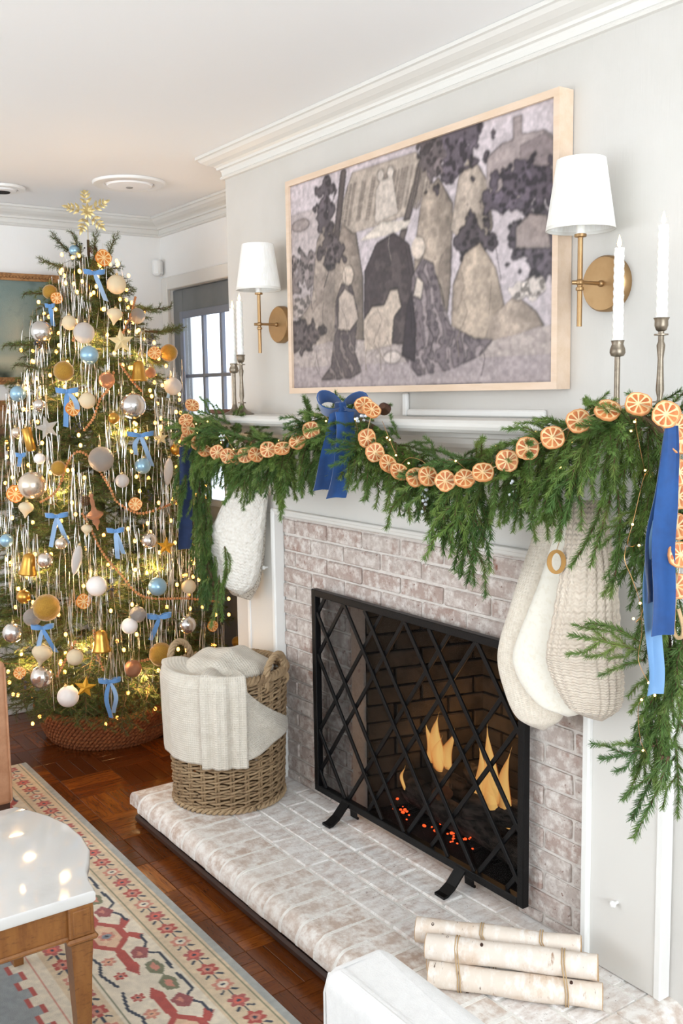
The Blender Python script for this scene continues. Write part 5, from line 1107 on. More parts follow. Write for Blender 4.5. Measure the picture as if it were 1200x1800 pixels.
ORN = [('blue_glass', 131, 440, 9, 'blue glass ball at the very top left of the tree'), ('orange', 182, 453, 14, 'orange slice ornament highest on the tree, under the topper'), ('cream_fabric', 205, 500, 16, 'cream fabric ball high on the right of the tree'), ('mustard', 88, 513, 12, 'mustard velvet ball high on the left, against the painting'),
 ('orange', 100, 524, 10, 'orange slice half turned beside the highest mustard ball'), ('cream_fabric', 122, 567, 12, 'small cream ball just above left of the white glitter ball'), ('white_glitter', 148, 585, 17, 'white glitter ball hanging above the big blue ball'), ('silver_ball', 73, 583, 18, 'large silver ball at the upper left edge of the tree'), ('blue_glass', 157, 624, 15, 'large blue glass ball in the upper middle of the tree'),
 ('mustard', 112, 652, 16, 'mustard velvet ball left of the upper blue ball'), ('pinecone', 164, 438, 8, 'small pinecone at the tip of the tree'), ('blue_glass', 32, 692, 13, 'pale blue ball veiled by tinsel at the left edge'), ('onion', 202, 553, 13, 'cream drop ornament on the upper right, above the gold star'), ('silver_glitter', 242, 555, 13, 'grey glitter ball on the upper right edge of the tree'),
 ('star_cream', 213, 600, 22, 'large pale gold star on the upper right of the tree'), ('bell', 244, 653, 17, 'gold bell hanging below the large pale gold star'), ('orange', 272, 620, 11, 'orange slice overlapping a brown ball on the right edge'), ('mustard', 297, 620, 15, 'olive brown ball behind an orange slice on the right edge'), ('white_glitter', 304, 679, 15, 'white ball low on the right edge near the door window'), ('copper', 188, 668, 13, 'copper honeycomb ball in the upper middle of the tree'),
 ('silver_ball', 234, 713, 21, 'biggest shiny silver ball right of the middle'), ('copper', 265, 655, 9, 'small copper ornament right of the gold bell'), ('orange', 128, 718, 12, 'orange slice beside a cream ball left of centre'), ('cream_fabric', 154, 704, 13, 'cream ball right of an orange slice left of centre'), ('clear_silver', 70, 712, 10, 'small clear silvery ball above the white star'), ('star_white', 83, 752, 20, 'white glitter star on the left of the tree'), ('cyl', 51, 772, 19, 'gold cylinder bell left of the white glitter star'),
 ('white_matte', 70, 806, 9, 'small pale pink ball below the white glitter star'), ('mustard', 103, 823, 12, 'mustard ball half hidden by tinsel left of centre'), ('silver_glitter', 178, 807, 20, 'large silver glitter ball at the centre of the tree'), ('champagne', 57, 853, 22, 'large champagne ball on the left of the tree'), ('orange', 27, 868, 14, 'orange slice at the left edge beside the champagne ball'), ('onion', 46, 893, 12, 'cream drop ornament below the champagne ball'), ('finial', 166, 900, 30, 'tall copper finial ornament at the centre of the tree'), ('pinecone', 150, 880, 9, 'small pinecone left of the copper finial'),
 ('onion', 153, 930, 9, 'small cream drop ornament below the copper finial'), ('blue_glass', 251, 819, 13, 'blue glass ball below a blue bow right of centre'), ('star_cream', 283, 770, 13, 'cream star beside the left end of the garland'), ('orange', 238, 886, 11, 'orange slice right of the copper finial'), ('icicle', 296, 830, 24, 'white glitter icicle left of the dark blue ribbon'), ('yellow_star', 292, 960, 16, 'yellow star left of the lower end of the dark ribbon'), ('clear_silver', 262, 950, 13, 'silvery mosaic ball left of the yellow star'), ('gold', 310, 790, 10, 'gold bauble beside the top of the dark ribbon'),
 ('blue_glass', 277, 1031, 15, 'blue glass ball lower right of the tree'), ('cream_fabric', 332, 1031, 12, 'cream ball right of the lower blue ball'), ('white_matte', 170, 1030, 16, 'white ball partly veiled by tinsel in the lower middle'), ('bell', 50, 992, 18, 'gold bell on the lower left of the tree'), ('clear_silver', 80, 985, 13, 'silvery ball right of the lower left gold bell'), ('icicle', 135, 985, 25, 'silver icicle ornament in the lower middle left'), ('mustard', 82, 1068, 21, 'large quilted mustard ball on the lower left'), ('orange', 147, 1057, 12, 'orange slice in the lower middle of the tree'),
 ('gold', 42, 1049, 11, 'small gold ball left of the large mustard ball'), ('geo', 57, 1085, 14, 'patterned silver ball tucked behind the large mustard ball'), ('silver_ball', 23, 1112, 16, 'mirror silver ball at the lower left edge'), ('onion', 74, 1148, 16, 'large cream drop ornament on the lower left'), ('cream_fabric', 132, 1155, 13, 'plain cream ball in the lower middle of the tree'), ('bell', 178, 1127, 18, 'gold bell in the lower middle of the tree'), ('orange', 35, 1183, 10, 'orange slice seen edge-on at the lower left'), ('clear_silver', 74, 1190, 18, 'mercury glass ball near the bottom left of the tree'),
 ('white_matte', 120, 1224, 17, 'white pinkish ball lowest on the tree above the collar'), ('yellow_star', 150, 1208, 18, 'gold star right of the lowest white ball'), ('white_matte', 228, 1100, 13, 'white ribbed ball right of the lower gold bell'), ('geo', 242, 1080, 13, 'patterned silver ball above the white ribbed ball'), ('mustard', 283, 1150, 19, 'quilted mustard ball beside the basket handle'), ('silver_ball', 329, 1098, 15, 'silver ball above the basket handle'), ('copper', 234, 1175, 14, 'copper glitter ball low on the right'), ('orange', 374, 1100, 10, 'orange slice low behind the hanging garland'),
 ('mustard', 417, 1128, 10, 'orange-gold ball beside the mantel leg'), ('champagne', 30, 760, 9, 'small champagne ball at the left edge among tinsel'), ('white_glitter', 215, 845, 11, 'white glitter ball right of the bead string'), ('gold', 200, 735, 9, 'small gold ball left of the biggest silver ball'), ('champagne', 108, 955, 10, 'small champagne ball below the left blue bow'), ('blue_glass', 12, 950, 11, 'pale blue ball at the lower left edge')]
for i_, (k, px, py, rp, lab) in enumerate(ORN): ornament(k, px, py, rp, lab, tilt=random.uniform(-.25, .25), turn=random.uniform(-.5, .5))
# bows
def bow(name, label, c, right, out, w, loop, tails, m, knot=True, group=None, up_loop=.15, cat='bow', th=.0011):
    c = Vector(c); right = Vector(right).normalized(); out = Vector(out).normalized(); up = Vector((0, 0, 1)); t = thing(name, c-up*.02, label, cat, group)
    for s in (-1, 1):
        A = []; B_ = []
        for k in range(15):
            u = k/14; a = u*2*PI; x = loop*(1-math.cos(a))/2; dep = loop*.30*math.sin(a); ww = w*(.35+.65*min(1, math.sin(PI*u)*1.6)); p = c+right*s*x+out*(dep+.004)+up*up_loop*x
            tilt = up+right*s*.12; A.append(p-tilt*ww/2); B_.append(p+tilt*ww/2)
        obj('loop', G().strip(A, B_, th), m, t)
    for dx, ln, sw, mm in tails:
        A = []; B_ = []
        for k in range(17):
            u = k/16; p = c+right*(dx*u+sw*math.sin(u*PI*1.3))+out*(.006+.012*math.sin(u*4))-up*ln*u; ww = w*(.5+.5*min(1, u*5)); tw = .35*math.sin(u*3+dx*50)
            wv = (right*math.cos(tw)+out*math.sin(tw))*ww/2; A.append(p-wv); B_.append(p+wv)
        A[-1] = A[-1]+up*w*.25
        obj('tail', G().strip(A, B_, th), mm or m, t)
    obj('knot', G().sphere(c+out*.006, w*.42, 12, 8, sq=(1, 1, 1.1)), m, t); return t
bv, pv = W['blue_velvet'], W['pale_velvet']
for px, py, w, lp, tl, lab in ((166, 480, .021, .045, [(.045, .12, .0, pv)], 'blue velvet bow highest on the tree'), (88, 538, .018, .02, [(.01, .085, 0, bv)], 'narrow blue velvet bow on the upper left edge'), (118, 688, .022, .045, [(-.012, .15, 0, bv), (.05, .10, .012, pv)], 'blue velvet bow with hanging loop left of centre'), (247, 765, .020, .055, [(-.03, .085, -.012, pv), (.045, .135, 0, pv)], 'blue velvet bow above the right blue ball'),
                              (100, 907, .019, .045, [(-.03, .13, .0, pv), (.04, .12, .0, pv)], 'blue velvet bow below the champagne ball'), (203, 933, .019, .035, [(.03, .10, .0, pv), (.005, .12, 0, pv)], 'blue velvet bow right of the long bead string'), (75, 1103, .018, .045, [(.05, .11, 0, bv), (-.03, .12, 0, pv)], 'blue velvet bow under the large quilted mustard ball'), (280, 1084, .021, .05, [(-.04, .10, 0, bv)], 'blue velvet bow on the lower right of the tree'), (193, 1197, .018, .045, [(-.01, .16, -.012, bv), (.02, .14, .014, pv)], 'lowest blue velvet bow trailing over the collar'), (300, 668, .014, .015, [(-.015, .08, 0, pv)], 'small blue ribbon below the brown ball on the right edge'), (37, 800, .018, .02, [(-.01, .05, 0, bv)], 'small blue ribbon knot at the left beside the gold cylinder bell')):
    bow('velvet_bow', lab, on_tree(px, py, .022), TRT, TOC, w, lp, tl, bv, group='blue bows on the Christmas tree')
# wooden bead strings
def beads(pts_px, label):
    path = spline([on_tree(px, py, .012) for px, py in pts_px], 24); t = thing('bead_garland', path[0], label, 'bead garland', 'wooden bead strings on the tree'); gg = G(); d = 0; last = path[0]; gg.sphere(last, .0062, 8, 6)
    for p in path:
        if (p-last).length >= .0118: gg.sphere(p, .0062, 8, 6); last = p
    tag(obj('beads', gg, W['wood_bead'], t), kind='stuff'); obj('cord', G().tube(path, .001, 4), W['twine'], t)
beads([(238, 523), (232, 548), (224, 568), (214, 590)], 'wooden bead string dropping past the grey glitter ball'); beads([(212, 640), (222, 655), (235, 672), (250, 688)], 'short wooden bead string under the gold bell'); beads([(200, 655), (192, 682), (176, 702), (164, 735), (148, 756)], 'wooden bead string left of the biggest silver ball')
beads([(72, 882), (95, 868), (108, 846), (118, 815), (136, 794), (158, 804), (180, 835), (196, 862), (206, 882), (245, 902), (290, 890), (330, 872)], 'longest wooden bead string swagging across the middle of the tree'); beads([(145, 903), (160, 930), (175, 962), (195, 990), (215, 1012), (238, 1040), (270, 1052), (330, 1052), (385, 1058)], 'wooden bead string running from the copper finial to the mantel leg')
beads([(228, 1164), (252, 1161), (275, 1153), (296, 1140)], 'wooden bead string ending at the basket rim'); beads([(132, 1128), (118, 1155), (100, 1190)], 'short wooden bead string left of the plain cream ball'); beads([(165, 1108), (170, 1145), (182, 1178)], 'short wooden bead string at the lower gold bell'); beads([(130, 560), (134, 580), (128, 600)], 'short wooden bead string beside the small cream ball')
# dark berry sprigs
def berries(px, py, label, m='berry_black', n=9, r=.004, off=.02, pos=None):
    p = pos if pos is not None else on_tree(px, py, off); t = thing('berry_sprig', p-Vector((0, 0, .03)), label, 'berry sprig'); gg = G()
    for k in range(n):
        q = p+TRT*random.gauss(0, .011)+Vector((0, 0, random.gauss(.0, .013)))+TOC*random.uniform(-.005, .01); gg.sphere(q, r*random.uniform(.8, 1.1), 8, 6); obj('stem', G().tube([p-Vector((0, 0, .03)), q], .0007, 4), W['twig'], t)
    tag(obj('berries', gg, W[m], t), kind='stuff')
berries(142, 433, 'dark berry sprig at the top of the tree'); berries(264, 594, 'dark berry sprig on the upper right edge'); berries(72, 598, 'dark berry sprig below the large silver ball on the left', n=14); berries(228, 570, 'dark berry sprig under the grey glitter ball', n=12); berries(264, 872, 'dark berry sprig right of centre among tinsel', n=12); berries(196, 1040, 'dark berry sprig right of the white ball', n=12); berries(44, 1200, 'dark berry sprig near the bottom left edge', n=12); berries(138, 748, 'dark berry sprig left of the bead string', n=12)
# topper
tp = TC+Vector((.01, 0, 2.413)); tt = thing('tree_topper', TC+Vector((0, 0, 2.29)), 'gold leaf snowflake topper standing on the Christmas tree', 'tree topper'); om('gold_leaf', (208, 186, 130), .4, .7)
lm = mesh_of('leaf', G().add([(0, 0, 0), (.24, -.06, .35), (.16, -.05, .75), (0, 0, 1.05), (-.16, -.05, .75), (-.24, -.06, .35), (0, .05, .5)], [(0, 1, 6), (1, 2, 6), (2, 3, 6), (3, 4, 6), (4, 5, 6), (5, 0, 6), (1, 0, 5, 4, 3, 2)]) and None or (lambda q: q)(G()), W['gold_leaf'], False) if False else None
lg_ = G(); lg_.add([(0, 0, 0), (.22, -.10, .35), (.16, -.08, .72), (0, 0, 1.05), (-.16, -.08, .72), (-.22, -.10, .35), (0, .06, .5), (0, -.16, .5)], [(0, 1, 6), (1, 2, 6), (2, 3, 6), (3, 4, 6), (4, 5, 6), (5, 0, 6), (1, 0, 7), (2, 1, 7), (3, 2, 7), (4, 3, 7), (5, 4, 7), (0, 5, 7)]); lm = mesh_of('leaf', lg_, W['gold_leaf'], False)
UPZ = Vector((0, 0, 1))
def leaf(p, ang, ln): d = TRT*math.sin(ang)+UPZ*math.cos(ang)+TOC*.12; place('leaf', lm, tt, Matrix.Translation(p) @ basis(d, TRT*math.cos(ang)-UPZ*math.sin(ang)) @ Matrix.Scale(ln, 4))
for a in (-6, 62, 138, 200, 281):
    a = math.radians(a); d = TRT*math.sin(a)+UPZ*math.cos(a); obj('arm', G().tube([tp, tp+d*.085], .0012, 5), W['gold_leaf'], tt)
    leaf(tp+d*.078, a, .036)
    for s, ln in ((.036, .034), (.058, .030), (.074, .024)):
        for e in (-1, 1): leaf(tp+d*s, a+e*.85, ln)
for k in range(9): leaf(tp+TOC*.006, 2*PI*k/9, .036)
obj('stem', G().tube([tp-UPZ*.0, TC+Vector((0, 0, 2.27))], .0016, 6), W['gold_leaf'], tt)
# ================================================================== MANTEL GARLAND
W['pine'] = mat('pine_tips', srgb(104, 130, 58), .5, rand=(srgb(60, 94, 50), .85), noise=(7, srgb(142, 158, 82), .5, .75, 3), spec=.3)
def pine_sprig(L, seed, fan=0):
    rr = random.Random(seed); gg = G(); b = rr.uniform(-.02, .02); main = [(0, 0, 0), (b*.3, .012, L*.33), (b*.8, .016, L*.66), (b*1.3, .008, L)]
    gg.tube(main, [.003, .0026, .002, .001], 5, mi=1); needles(gg, main, .021, 1900, .0024, .72, rr)
    for k in range(fan):
        s = .12+.6*k/max(1, fan); sd = 1 if k % 2 else -1; p = Vector((b*s, .012, L*s)); ln = L*rr.uniform(.45, .62); q = p+Vector((sd*ln*.42, rr.uniform(-.02, .02), ln*.85)); tw = [p, (p+q)/2+Vector((sd*.012, .006, -.004)), q]
        gg.tube(tw, [.002, .0016, .0008], 4, mi=1); needles(gg, tw, .019, 1800, .0023, .72, rr)
    return mesh_of('pine_sprig', gg, [W['pine'], W['twig']], False)
SP = [pine_sprig(.17, 1), pine_sprig(.20, 2), pine_sprig(.15, 3), pine_sprig(.20, 4, 4), pine_sprig(.17, 5, 3), pine_sprig(.22, 6, 5)]
gar = thing('mantel_garland', (.6, -.22, SZ), 'green pine garland swagged along the mantel and hanging down both ends', 'garland')
GY = -.235
swag = spline([at(px, py, GY) for px, py in ((350, 752), (380, 748), (425, 772), (485, 792), (540, 772), (598, 738), (650, 748), (700, 788), (770, 822), (850, 822), (930, 798), (1010, 768), (1075, 742), (1130, 738), (1165, 765))], 10)
dropL = spline([at(px, py, GY+.02) for px, py in ((352, 752), (346, 810), (352, 890), (362, 970), (375, 1030))], 10)
dropR = spline([at(px, py, GY+.02) for px, py in ((1160, 755), (1170, 850), (1150, 950), (1165, 1060), (1175, 1160), (1168, 1260), (1160, 1330))], 10)
obj('garland_stem', G().tube(swag, .009, 8), W['twig'], gar); obj('garland_stem', G().tube(dropL, .008, 8), W['twig'], gar); obj('garland_stem', G().tube(dropR, .008, 8), W['twig'], gar)
def arclen(path, n):
    Ls = [0]
    for a, b in zip(path[:-1], path[1:]): Ls.append(Ls[-1]+(b-a).length)
    out = []
    for i in range(n):
        s = (i+.5)/n*Ls[-1]; k = max(j for j in range(len(Ls)) if Ls[j] <= s); k = min(k, len(path)-2); out.append((path[k]+(path[k+1]-path[k])*((s-Ls[k])/max(1e-6, Ls[k+1]-Ls[k])), (path[k+1]-path[k]).normalized(), i/n))
    return out
gs = []
def sprig(p, d, me=None, sc=1): gs.append((me or random.choice(SP), Matrix.Translation(p) @ basis(d, Vector((random.uniform(-1, 1), random.uniform(-.3, .3), random.uniform(-1, 1)))) @ Matrix.Scale(sc, 4)))
D_ = Vector
for p, t, u in arclen(swag, 150):       # hanging fringe
    sprig(p+D_((random.gauss(0, .012), random.uniform(-.045, .02), random.uniform(-.02, .02))), D_((random.gauss(0, .22), random.uniform(-.45, .05), -1)), sc=random.uniform(.65, 1.0))
for p, t, u in arclen(swag, 110):       # front cover, flowing along the swag
    s = random.choice((-1, 1)); sprig(p+D_((0, -.02, random.uniform(.0, .03))), t*s*random.uniform(.5, 1)+D_((0, random.uniform(-.8, -.3), random.uniform(-.7, .1))), sc=random.uniform(.55, .85))
for p, t, u in arclen(swag, 56):        # top fill
    s = random.choice((-1, 1)); sprig(p+D_((0, random.uniform(-.01, .05), .01)), t*s+D_((0, random.uniform(-.35, .3), random.uniform(-.05, .35))), sc=random.uniform(.5, .75))
for p, t, u in arclen(dropL, 66): sprig(p+D_((random.gauss(.01, .03), random.uniform(-.02, .02), .02)), D_((random.gauss(0, .28), random.uniform(-.4, .2), -1)), sc=random.uniform(.6, .95)*(1-.25*u))
for p, t, u in arclen(dropR, 62): sprig(p+D_((random.gauss(0, .018), random.uniform(-.03, .02), .02)), t+D_((random.gauss(0, .42), random.uniform(-.5, .15), -.35)), sc=random.uniform(.6, .95)*(1-.15*u))
for px, py, dx, dz, sc in ((1130, 1145, -.9, -.05, .8), (1125, 1130, -1, .15, .9), (1130, 1160, -.8, -.35, .7), (1165, 1330, -.55, -1, 1), (1160, 1350, -.75, -1, .8), (1150, 1310, -1, -.45, .8), (1175, 1330, -.2, -1, 1.0), (1072, 880, -.1, -1, .95), (1085, 860, .1, -1, 1.1), (1062, 870, -.35, -1, .9), (800, 850, .25, -1, 1.05), (830, 850, .1, -1, 1.1), (780, 850, .3, -1, .9), (400, 1000, .1, -1, .9), (385, 1020, -.05, -1, 1), (395, 960, 0, -1, .9)):
    sprig(at(px, py, GY-.03), D_((dx, -.15, dz)), me=random.choice(SP[:3] if 1030 < px < 1100 else SP), sc=sc)
gs.sort(key=lambda q: q[1].translation.y)
for me, M in gs[:298]: place('pine_sprig', me, gar, M)
if gs[298:]: tag(join_instances('inner_sprigs', gs[298:], [W['pine'], W['twig']], gar), kind='stuff')
# juniper sprigs with pale berries
for px, py, lab in ((745, 880, 'pale berry sprig hanging below the middle of the right swag'), (632, 735, 'pale berry sprig right of the large blue bow'), (535, 742, 'pale berry sprig left of the large blue bow'), (905, 852, 'pale berry sprig tucked under the right swag of slices'), (392, 768, 'pale berry sprig near the left end of the garland')):
    berries(0, 0, lab, 'berry_white', 9, .0042, pos=at(px, py, GY-.055))
# dried orange strings
SL = [slice_mesh(.0262, .006, 'dried_rind', 'dried_pith', 'dried_flesh', 9, s) for s in range(4)]
def slices(pts, label, Y):
    P = [at(px, py, Y) for px, py, *_ in pts]; t = thing('dried_orange_garland', P[0], label, 'orange garland', 'dried orange slice strings')
    for (px, py, yaw, pit), p in zip(pts, P):
        n = (Vector((math.sin(yaw), -math.cos(yaw), math.sin(pit)))).normalized(); place('dried_orange_slice', random.choice(SL), t, Matrix.Translation(p) @ basis(n, (1, 0, random.uniform(-1, 1))))
    obj('string', G().tube(spline(P, 6), .0012, 5), W['twine'], t)
c_ = .95
slices([(338, 712, 1.5, .9), (327, 738, .9, .9), (331, 753, 1.5, .1), (330, 770, 1.4, .0), (348, 779, 1.5, .2), (360, 792, 1.3, 1.2), (382, 795, .9, .1), (400, 801, .8, .0), (416, 803, 1.3, .5), (431, 800, .9, 0), (450, 799, 1.4, .6), (471, 790, .8, .0), (496, 788, .8, 1.4), (523, 776, .8, .7), (547, 756, 1.0, .1)], 'dried orange slice string swagged left of the large blue bow', GY-.10)
slices([(640, 712, 1.0, .8), (653, 720, 1.4, .9), (645, 770, 1.4, .0), (659, 795, 1.2, .0), (682, 815, 1.6, .5), (702, 829, 1.5, .9), (731, 839, 1.2, .5), (752, 837, 1.35, .3), (783, 845, .75, .1), (817, 841, .8, 1.0), (849, 830, .8, .9), (891, 810, .8, .1), (927, 788, .75, .1), (971, 769, .9, .4), (1017, 740, .8, .4), (1068, 721, .8, 1.1), (1122, 710, .8, 2.4), (1171, 728, .55, .15)], 'dried orange slice string swagged right of the large blue bow', GY-.105)
slices([(1190, 750, .8, .3), (1196, 775, 1.2, .3), (1193, 830, 1.2, .1), (1192, 872, .7, .1), (1190, 925, .6, .1), (1195, 975, 1.2, .2), (1188, 1030, .8, .1)], 'dried orange slice string hanging down the right end of the garland', GY-.07)
tag(obj('string_loop', G().tube(spline([at(x, y, GY-.07) for x, y in ((1186, 1040), (1184, 1080), (1183, 1105), (1190, 1120), (1199, 1118), (1200, 1100), (1192, 1070))], 8), .004, 6), W['twine']), 'beige cord loop at the bottom of the right slice string', 'cord')
# fairy lights on the garland
W['copper_wire'] = mat('copper_wire', srgb(196, 150, 100), .35, metal=.9); W['fairy'] = mat('fairy_bulb', srgb(255, 226, 160), .3, emit=(srgb(255, 206, 120), 9))
fl = thing('fairy_lights', (.6, GY, SZ), 'thin copper fairy light wire threaded through the mantel garland', 'fairy lights'); fb_me = mesh_of('bulb', G().sphere((0, 0, 0), .0026, 8, 6), W['fairy'])
fp = []
for p, t, u in arclen(swag+dropR, 220): fp.append(p+D_((random.gauss(0, .006), -.062+.02*math.sin(u*90), .03*math.sin(u*120)+random.gauss(0, .006))))
obj('wire', G().tube(spline(fp[::2], 3), .0007, 4), W['copper_wire'], fl)
for p in fp[::5]: place('bulb', fb_me, fl, Matrix.Translation(p))
for pts, lab in (([(1100, 960), (1098, 985), (1110, 1015), (1125, 1060), (1128, 1110), (1122, 1160), (1140, 1200)], 0), ([(1040, 745), (1015, 765), (995, 790), (985, 822)], 1), ([(672, 740), (680, 760), (690, 785), (696, 800)], 2)):
    path = spline([at(x, y, GY-.06) for x, y in pts], 6); obj('wire', G().tube(path, .0009, 4), W['copper_wire'], fl); place('bulb', fb_me, fl, Matrix.Translation(path[-1])); place('bulb', fb_me, fl, Matrix.Translation(path[len(path)//2]))
# little metal bell / cone near the centre
t = thing('small_bell', at(676, 714, GY-.04), 'small dark metal bell on the garland right of the large blue bow', 'bell')
c0 = at(674, 716, GY-.05); obj('bell_cup', G().lathe([(.001, .012), (.008, .011), (.013, .004), (.015, -.008), (.018, -.013), (.013, -.012), (.001, 0)], 18, c0, M=basis((.5, -.7, .4))), mat('dark_bronze', srgb(92, 66, 54), .4, .7), t); obj('clapper', G().sphere(c0+D_((-.006, .010, -.006)), .005, 10, 7), W['brass'], t)

# ================================================================== VELVET RIBBONS
W['royal'] = mat('royal_blue_velvet', srgb(18, 70, 130), .75, sheen=1.0, noise=(18, srgb(16, 58, 112), .4, .7, 3)); W['royal_back'] = mat('pale_blue_ribbon_back', srgb(112, 150, 190), .65); W['dark_royal'] = mat('navy_velvet', srgb(22, 42, 80), .8, sheen=.4, noise=(14, srgb(15, 30, 62), .4, .7, 3))
def ribbon(pts, wpx, m, name, parent, Y, wob=.0, th=.0012, tw0=0.0, tw1=0.0):
    P = [at(x, y, Y-(0 if len(q) < 1 else q[0])) for x, y, *q in pts]; P = spline(P, 8); A = []; B_ = []; n = len(P)
    for k, p in enumerate(P):
        u = k/(n-1); w = wpx*(.55+.45*min(1, u*2.2) if name == 'ribbon_tail' and wpx < .05 else 1); tw = tw0+(tw1-tw0)*u+wob*math.sin(u*9); d = RIGHT*math.cos(tw)+FWD*math.sin(tw); d.z = 0; A.append(p-d*w/2); B_.append(p+d*w/2)
    B_[-1] = B_[-1]+D_((0, 0, .004)); rings = []
    for k in range(n):                                   # velvet band with soft lengthwise folds
        u = k/(n-1); w_ = B_[k]-A[k]; tn = (P[min(k+1, n-1)]-P[max(k-1, 0)]); nn = tn.cross(w_).normalized(); top = []; bot = []
        for q in range(7):
            e = q/6; c = A[k]+w_*e+nn*(.0045*math.sin(e*PI*1.6+u*3.2)+.002*math.sin(e*7-u*6)); top.append(c+nn*th); bot.append(c-nn*th)
        rings.append(top+bot[::-1])
    return obj(name, G().rings(rings, True, True, True), m, parent)
t = thing('velvet_ribbon', at(315, 965, GY-.02), 'dark navy velvet ribbon hanging straight down at the left end of the mantel', 'ribbon'); ribbon([(327, 785), (328, 840), (327, 900), (325, 966)], .052, W['dark_royal'], 'ribbon_tail', t, GY-.02, .10, tw0=-.2, tw1=.15)
bc = at(602, 716, GY-.06)
t = thing('velvet_bow', bc, 'large royal blue velvet bow at the centre of the mantel', 'bow')
for s, lean in ((-1, .35), (1, .2)):
    A = []; B_ = []
    for k in range(21):
        u = k/20; a = u*2*PI; x = .068*(1-math.cos(a))/2; z = .052*math.sin(a)*1.0*(.55+.45*math.sin(PI*u)); ww = .058*(.28+.72*math.sin(PI*u)**.6)
        p = bc+RIGHT*s*x+UP*(z*.5+lean*x*.5)-FWD*(.018*math.sin(PI*u)); tl = (-FWD*.85+UP*(.5 if u < .5 else .35)+RIGHT*s*.1).normalized(); A.append(p-tl*ww/2); B_.append(p+tl*ww/2)
    obj('loop', G().strip(A, B_, .0014), W['royal'], t)
obj('knot', rbox(bc.x-.016, bc.x+.016, bc.y-.020, bc.y+.006, bc.z-.020, bc.z+.016, .007, 4), W['royal'], t)
ribbon([(598, 722), (590, 760), (578, 810), (567, 862)], .056, W['royal'], 'tail', t, GY-.075, .15, .0014, -.25, .15); ribbon([(606, 724), (608, 770), (603, 820), (590, 876)], .056, W['royal'], 'tail', t, GY-.083, .15, .0014, .35, .1)
t = thing('velvet_ribbon', at(1150, 1220, GY-.08), 'royal blue velvet ribbon with pale back hanging at the right end of the mantel', 'ribbon')
ribbon([(1180, 748), (1178, 800), (1172, 880), (1166, 960), (1166, 1040), (1163, 1118)], .043, W['royal'], 'ribbon_tail', t, GY-.095, .16, .0014, -.6, .05); ribbon([(1178, 752), (1168, 860), (1150, 960), (1144, 1040), (1148, 1120), (1152, 1180), (1150, 1222)], .032, W['royal_back'], 'ribbon_tail', t, GY-.085, .18, .0014, -.3, .2)
ribbon([(1176, 756), (1164, 860), (1150, 940), (1146, 1010), (1148, 1060)], .032, W['royal'], 'ribbon_tail', t, GY-.090, .18, .0014, -.4, .3)

# ================================================================== STOCKINGS
def knit(name, col, c2, su, sv, st, dist, diag=True):
    m = mat(name, srgb(*col), .95, sheen=.35, noise=(90, srgb(*c2), .4, .7, 3)); wavebump(m, su, sv, st, dist, diag); return m
W['chunky'] = knit('chunky_cream_knit', (234, 220, 202), (222, 206, 187), 1, 1, .6, .003); W['seed'] = knit('beige_seed_knit', (238, 228, 212), (224, 212, 194), 1, 1, .5, .0018, False); W['felt'] = mat('white_wool_felt', srgb(242, 237, 224), .98, sheen=.5, noise=(70, srgb(232, 224, 206), .5, .75, 4), bump=(160, .3)); W['cable'] = knit('white_cable_knit', (238, 233, 224), (224, 216, 204), 1, 1, .6, .0016)
W['speckle'] = mat('speckled_grey_knit', srgb(206, 196, 182), .98, noise=(160, srgb(150, 138, 124), .5, .6, 2), bump=(200, .8))
def stocking(left, right, c, ang, thick, m, label, uvs, ribs=None, nu=64, nv=90, bump_fn=None, loop_mat=None):
    """left/right outlines (px) unprojected on the upright plane through c whose width runs along ang; rounded cross-sections"""
    wv = Vector((math.cos(ang), math.sin(ang), 0)); nn = Vector((math.sin(ang), -math.cos(ang), 0)); c = Vector(c)
    def un(px, py):
        d = FWD + RIGHT*((px-600.3)/F_PX) - UP*((py-899.8)/F_PX); return CAM+d*((c-CAM).dot(nn)/d.dot(nn))
    Lp = spline([un(*p) for p in left], 12); Rp = spline([un(*p) for p in right], 12)
    def samp(P, v): x = v*(len(P)-1); k = min(int(x), len(P)-2); return P[k]+(P[k+1]-P[k])*(x-k)
    t = thing('christmas_stocking', c, label, 'stocking')
    def fn(u, v):
        a = 2*PI*u; l, r = samp(Lp, v), samp(Rp, v); ctr = (l+r)/2; hw = (r-l)/2; end = math.sqrt(max(.0, 1-max(0, (v-.86)/.14)**2))*.97+.03; th_ = thick*(.55+.45*min(1, v*2.5))*min(1, hw.length/.05)*(end if v > .86 else 1)
        ex = .8; ca, sa = math.cos(a), math.sin(a); x = math.copysign(abs(ca)**ex, ca); y = math.copysign(abs(sa)**ex, sa); d = nn*y*th_
        k = bump_fn(u, v) if bump_fn else 0
        return ctr+hw*x*(1+k*4)+d+(nn*y+hw.normalized()*x if hw.length > 1e-5 else nn*y)*k
    o = uvgrid('stocking_body', fn, nu, nv, m, t, uvs, True, True)
    # hanging loop
    top = (Lp[0]+Rp[0])/2; obj('hanging_loop', G().tube([top+wv*.012*math.cos(a)+Vector((0, 0, .012+.03*math.sin(a))) for a in [PI*k/10 for k in range(11)]], .003, 6), m, t)
    return t, un
rib = lambda u, v: .0042*abs(math.sin(PI*u*18))**.7*(.8+.2*math.sin(v*150))*min(1, (1-v)*9)
stocking([(948, 905), (935, 950), (915, 1010), (897, 1070), (880, 1125), (877, 1165), (888, 1210), (905, 1250), (930, 1275)], [(1010, 905), (1002, 950), (992, 1020), (985, 1090), (985, 1150), (990, 1200), (992, 1235), (985, 1265), (955, 1284)], (1.30, -.10, 1.2), .22, .030, W['seed'], 'beige seed-knit stocking furthest left of the three on the right leg', (46, 90))
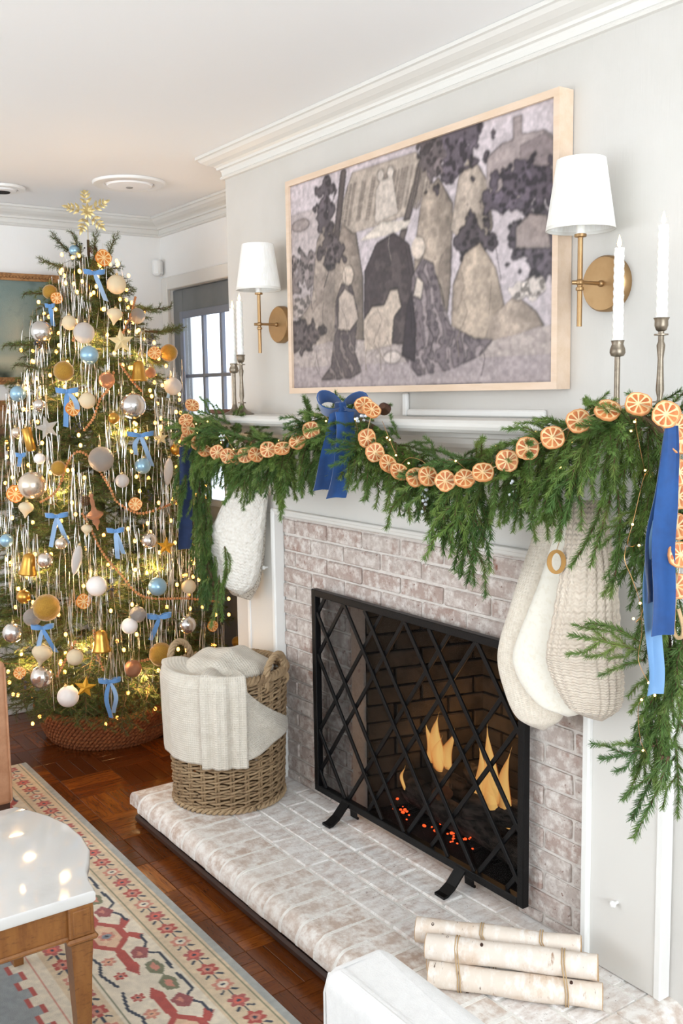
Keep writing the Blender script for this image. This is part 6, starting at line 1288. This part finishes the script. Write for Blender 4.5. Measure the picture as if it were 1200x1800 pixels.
stocking([(985, 900), (972, 950), (950, 1020), (925, 1085), (906, 1135), (904, 1165), (918, 1200), (945, 1232), (975, 1250)], [(1040, 900), (1035, 950), (1030, 1020), (1025, 1090), (1030, 1150), (1040, 1200), (1040, 1230), (1025, 1252), (998, 1260)], (1.36, -.135, 1.2), .22, .028, W['felt'], 'white felt stocking between the two knitted ones on the right leg', (4, 6))
chk = stocking([(1002, 880), (998, 940), (990, 1000), (977, 1080), (966, 1140), (968, 1170), (984, 1208), (1004, 1238), (1030, 1260)], [(1062, 880), (1068, 940), (1078, 1000), (1084, 1080), (1087, 1140), (1091, 1185), (1091, 1220), (1084, 1248), (1058, 1268)], (1.42, -.185, 1.2), .22, .034, W['chunky'], 'chunky cream ribbed knit stocking with brass letter O on the right leg', (18, 56), nu=216, nv=170, bump_fn=rib)
t, un = chk; oc = un(1000, 984)+Vector((0, -.042, 0)); ov = []
brO = G(); rings = []
for k in range(36):
    a = 2*PI*k/36; d = RIGHT*math.cos(a)+Vector((0, 0, 1))*math.sin(a)*1.0; c0 = oc+RIGHT*math.cos(a)*.0165+Vector((0, 0, math.sin(a)*.0245)); n_ = (RIGHT*math.cos(a)/.0165+Vector((0, 0, math.sin(a)/.0245))).normalized(); w = .0038+.0016*abs(math.cos(a)); rings.append([c0-n_*w-FWD*.002, c0+n_*w-FWD*.002, c0+n_*w+FWD*.002, c0-n_*w+FWD*.002])
brO.rings(rings, True, loop=True); tag(obj('letter_charm', brO, mat('antique_gold', srgb(158, 116, 58), .4, .55), t, False), 'brass letter O')
obj('charm_cord', G().tube([oc+Vector((0, 0, .026)), oc+Vector((.0, .02, .07))], .001, 5), W['twine'], t)
cab = lambda u, v: .0028*abs(math.sin(PI*(u*9+.25*math.sin(v*40))))
stocking([(400, 862), (394, 885), (380, 915), (368, 940), (368, 962), (377, 990), (388, 1018), (404, 1036)], [(470, 862), (467, 890), (463, 925), (459, 960), (456, 990), (451, 1012), (442, 1032), (424, 1046)], at(420, 950, -.125), .55, .035, W['cable'], 'white cable-knit stocking hanging on the left mantel leg', (18, 30), nu=90, nv=110, bump_fn=cab)
stocking([(405, 870), (395, 930), (390, 980), (396, 1020), (408, 1045)], [(474, 870), (468, 930), (464, 980), (456, 1025), (440, 1055)], at(430, 980, -.085), .55, .022, W['speckle'], 'speckled grey stocking peeking out behind the white cable-knit one', (18, 30))
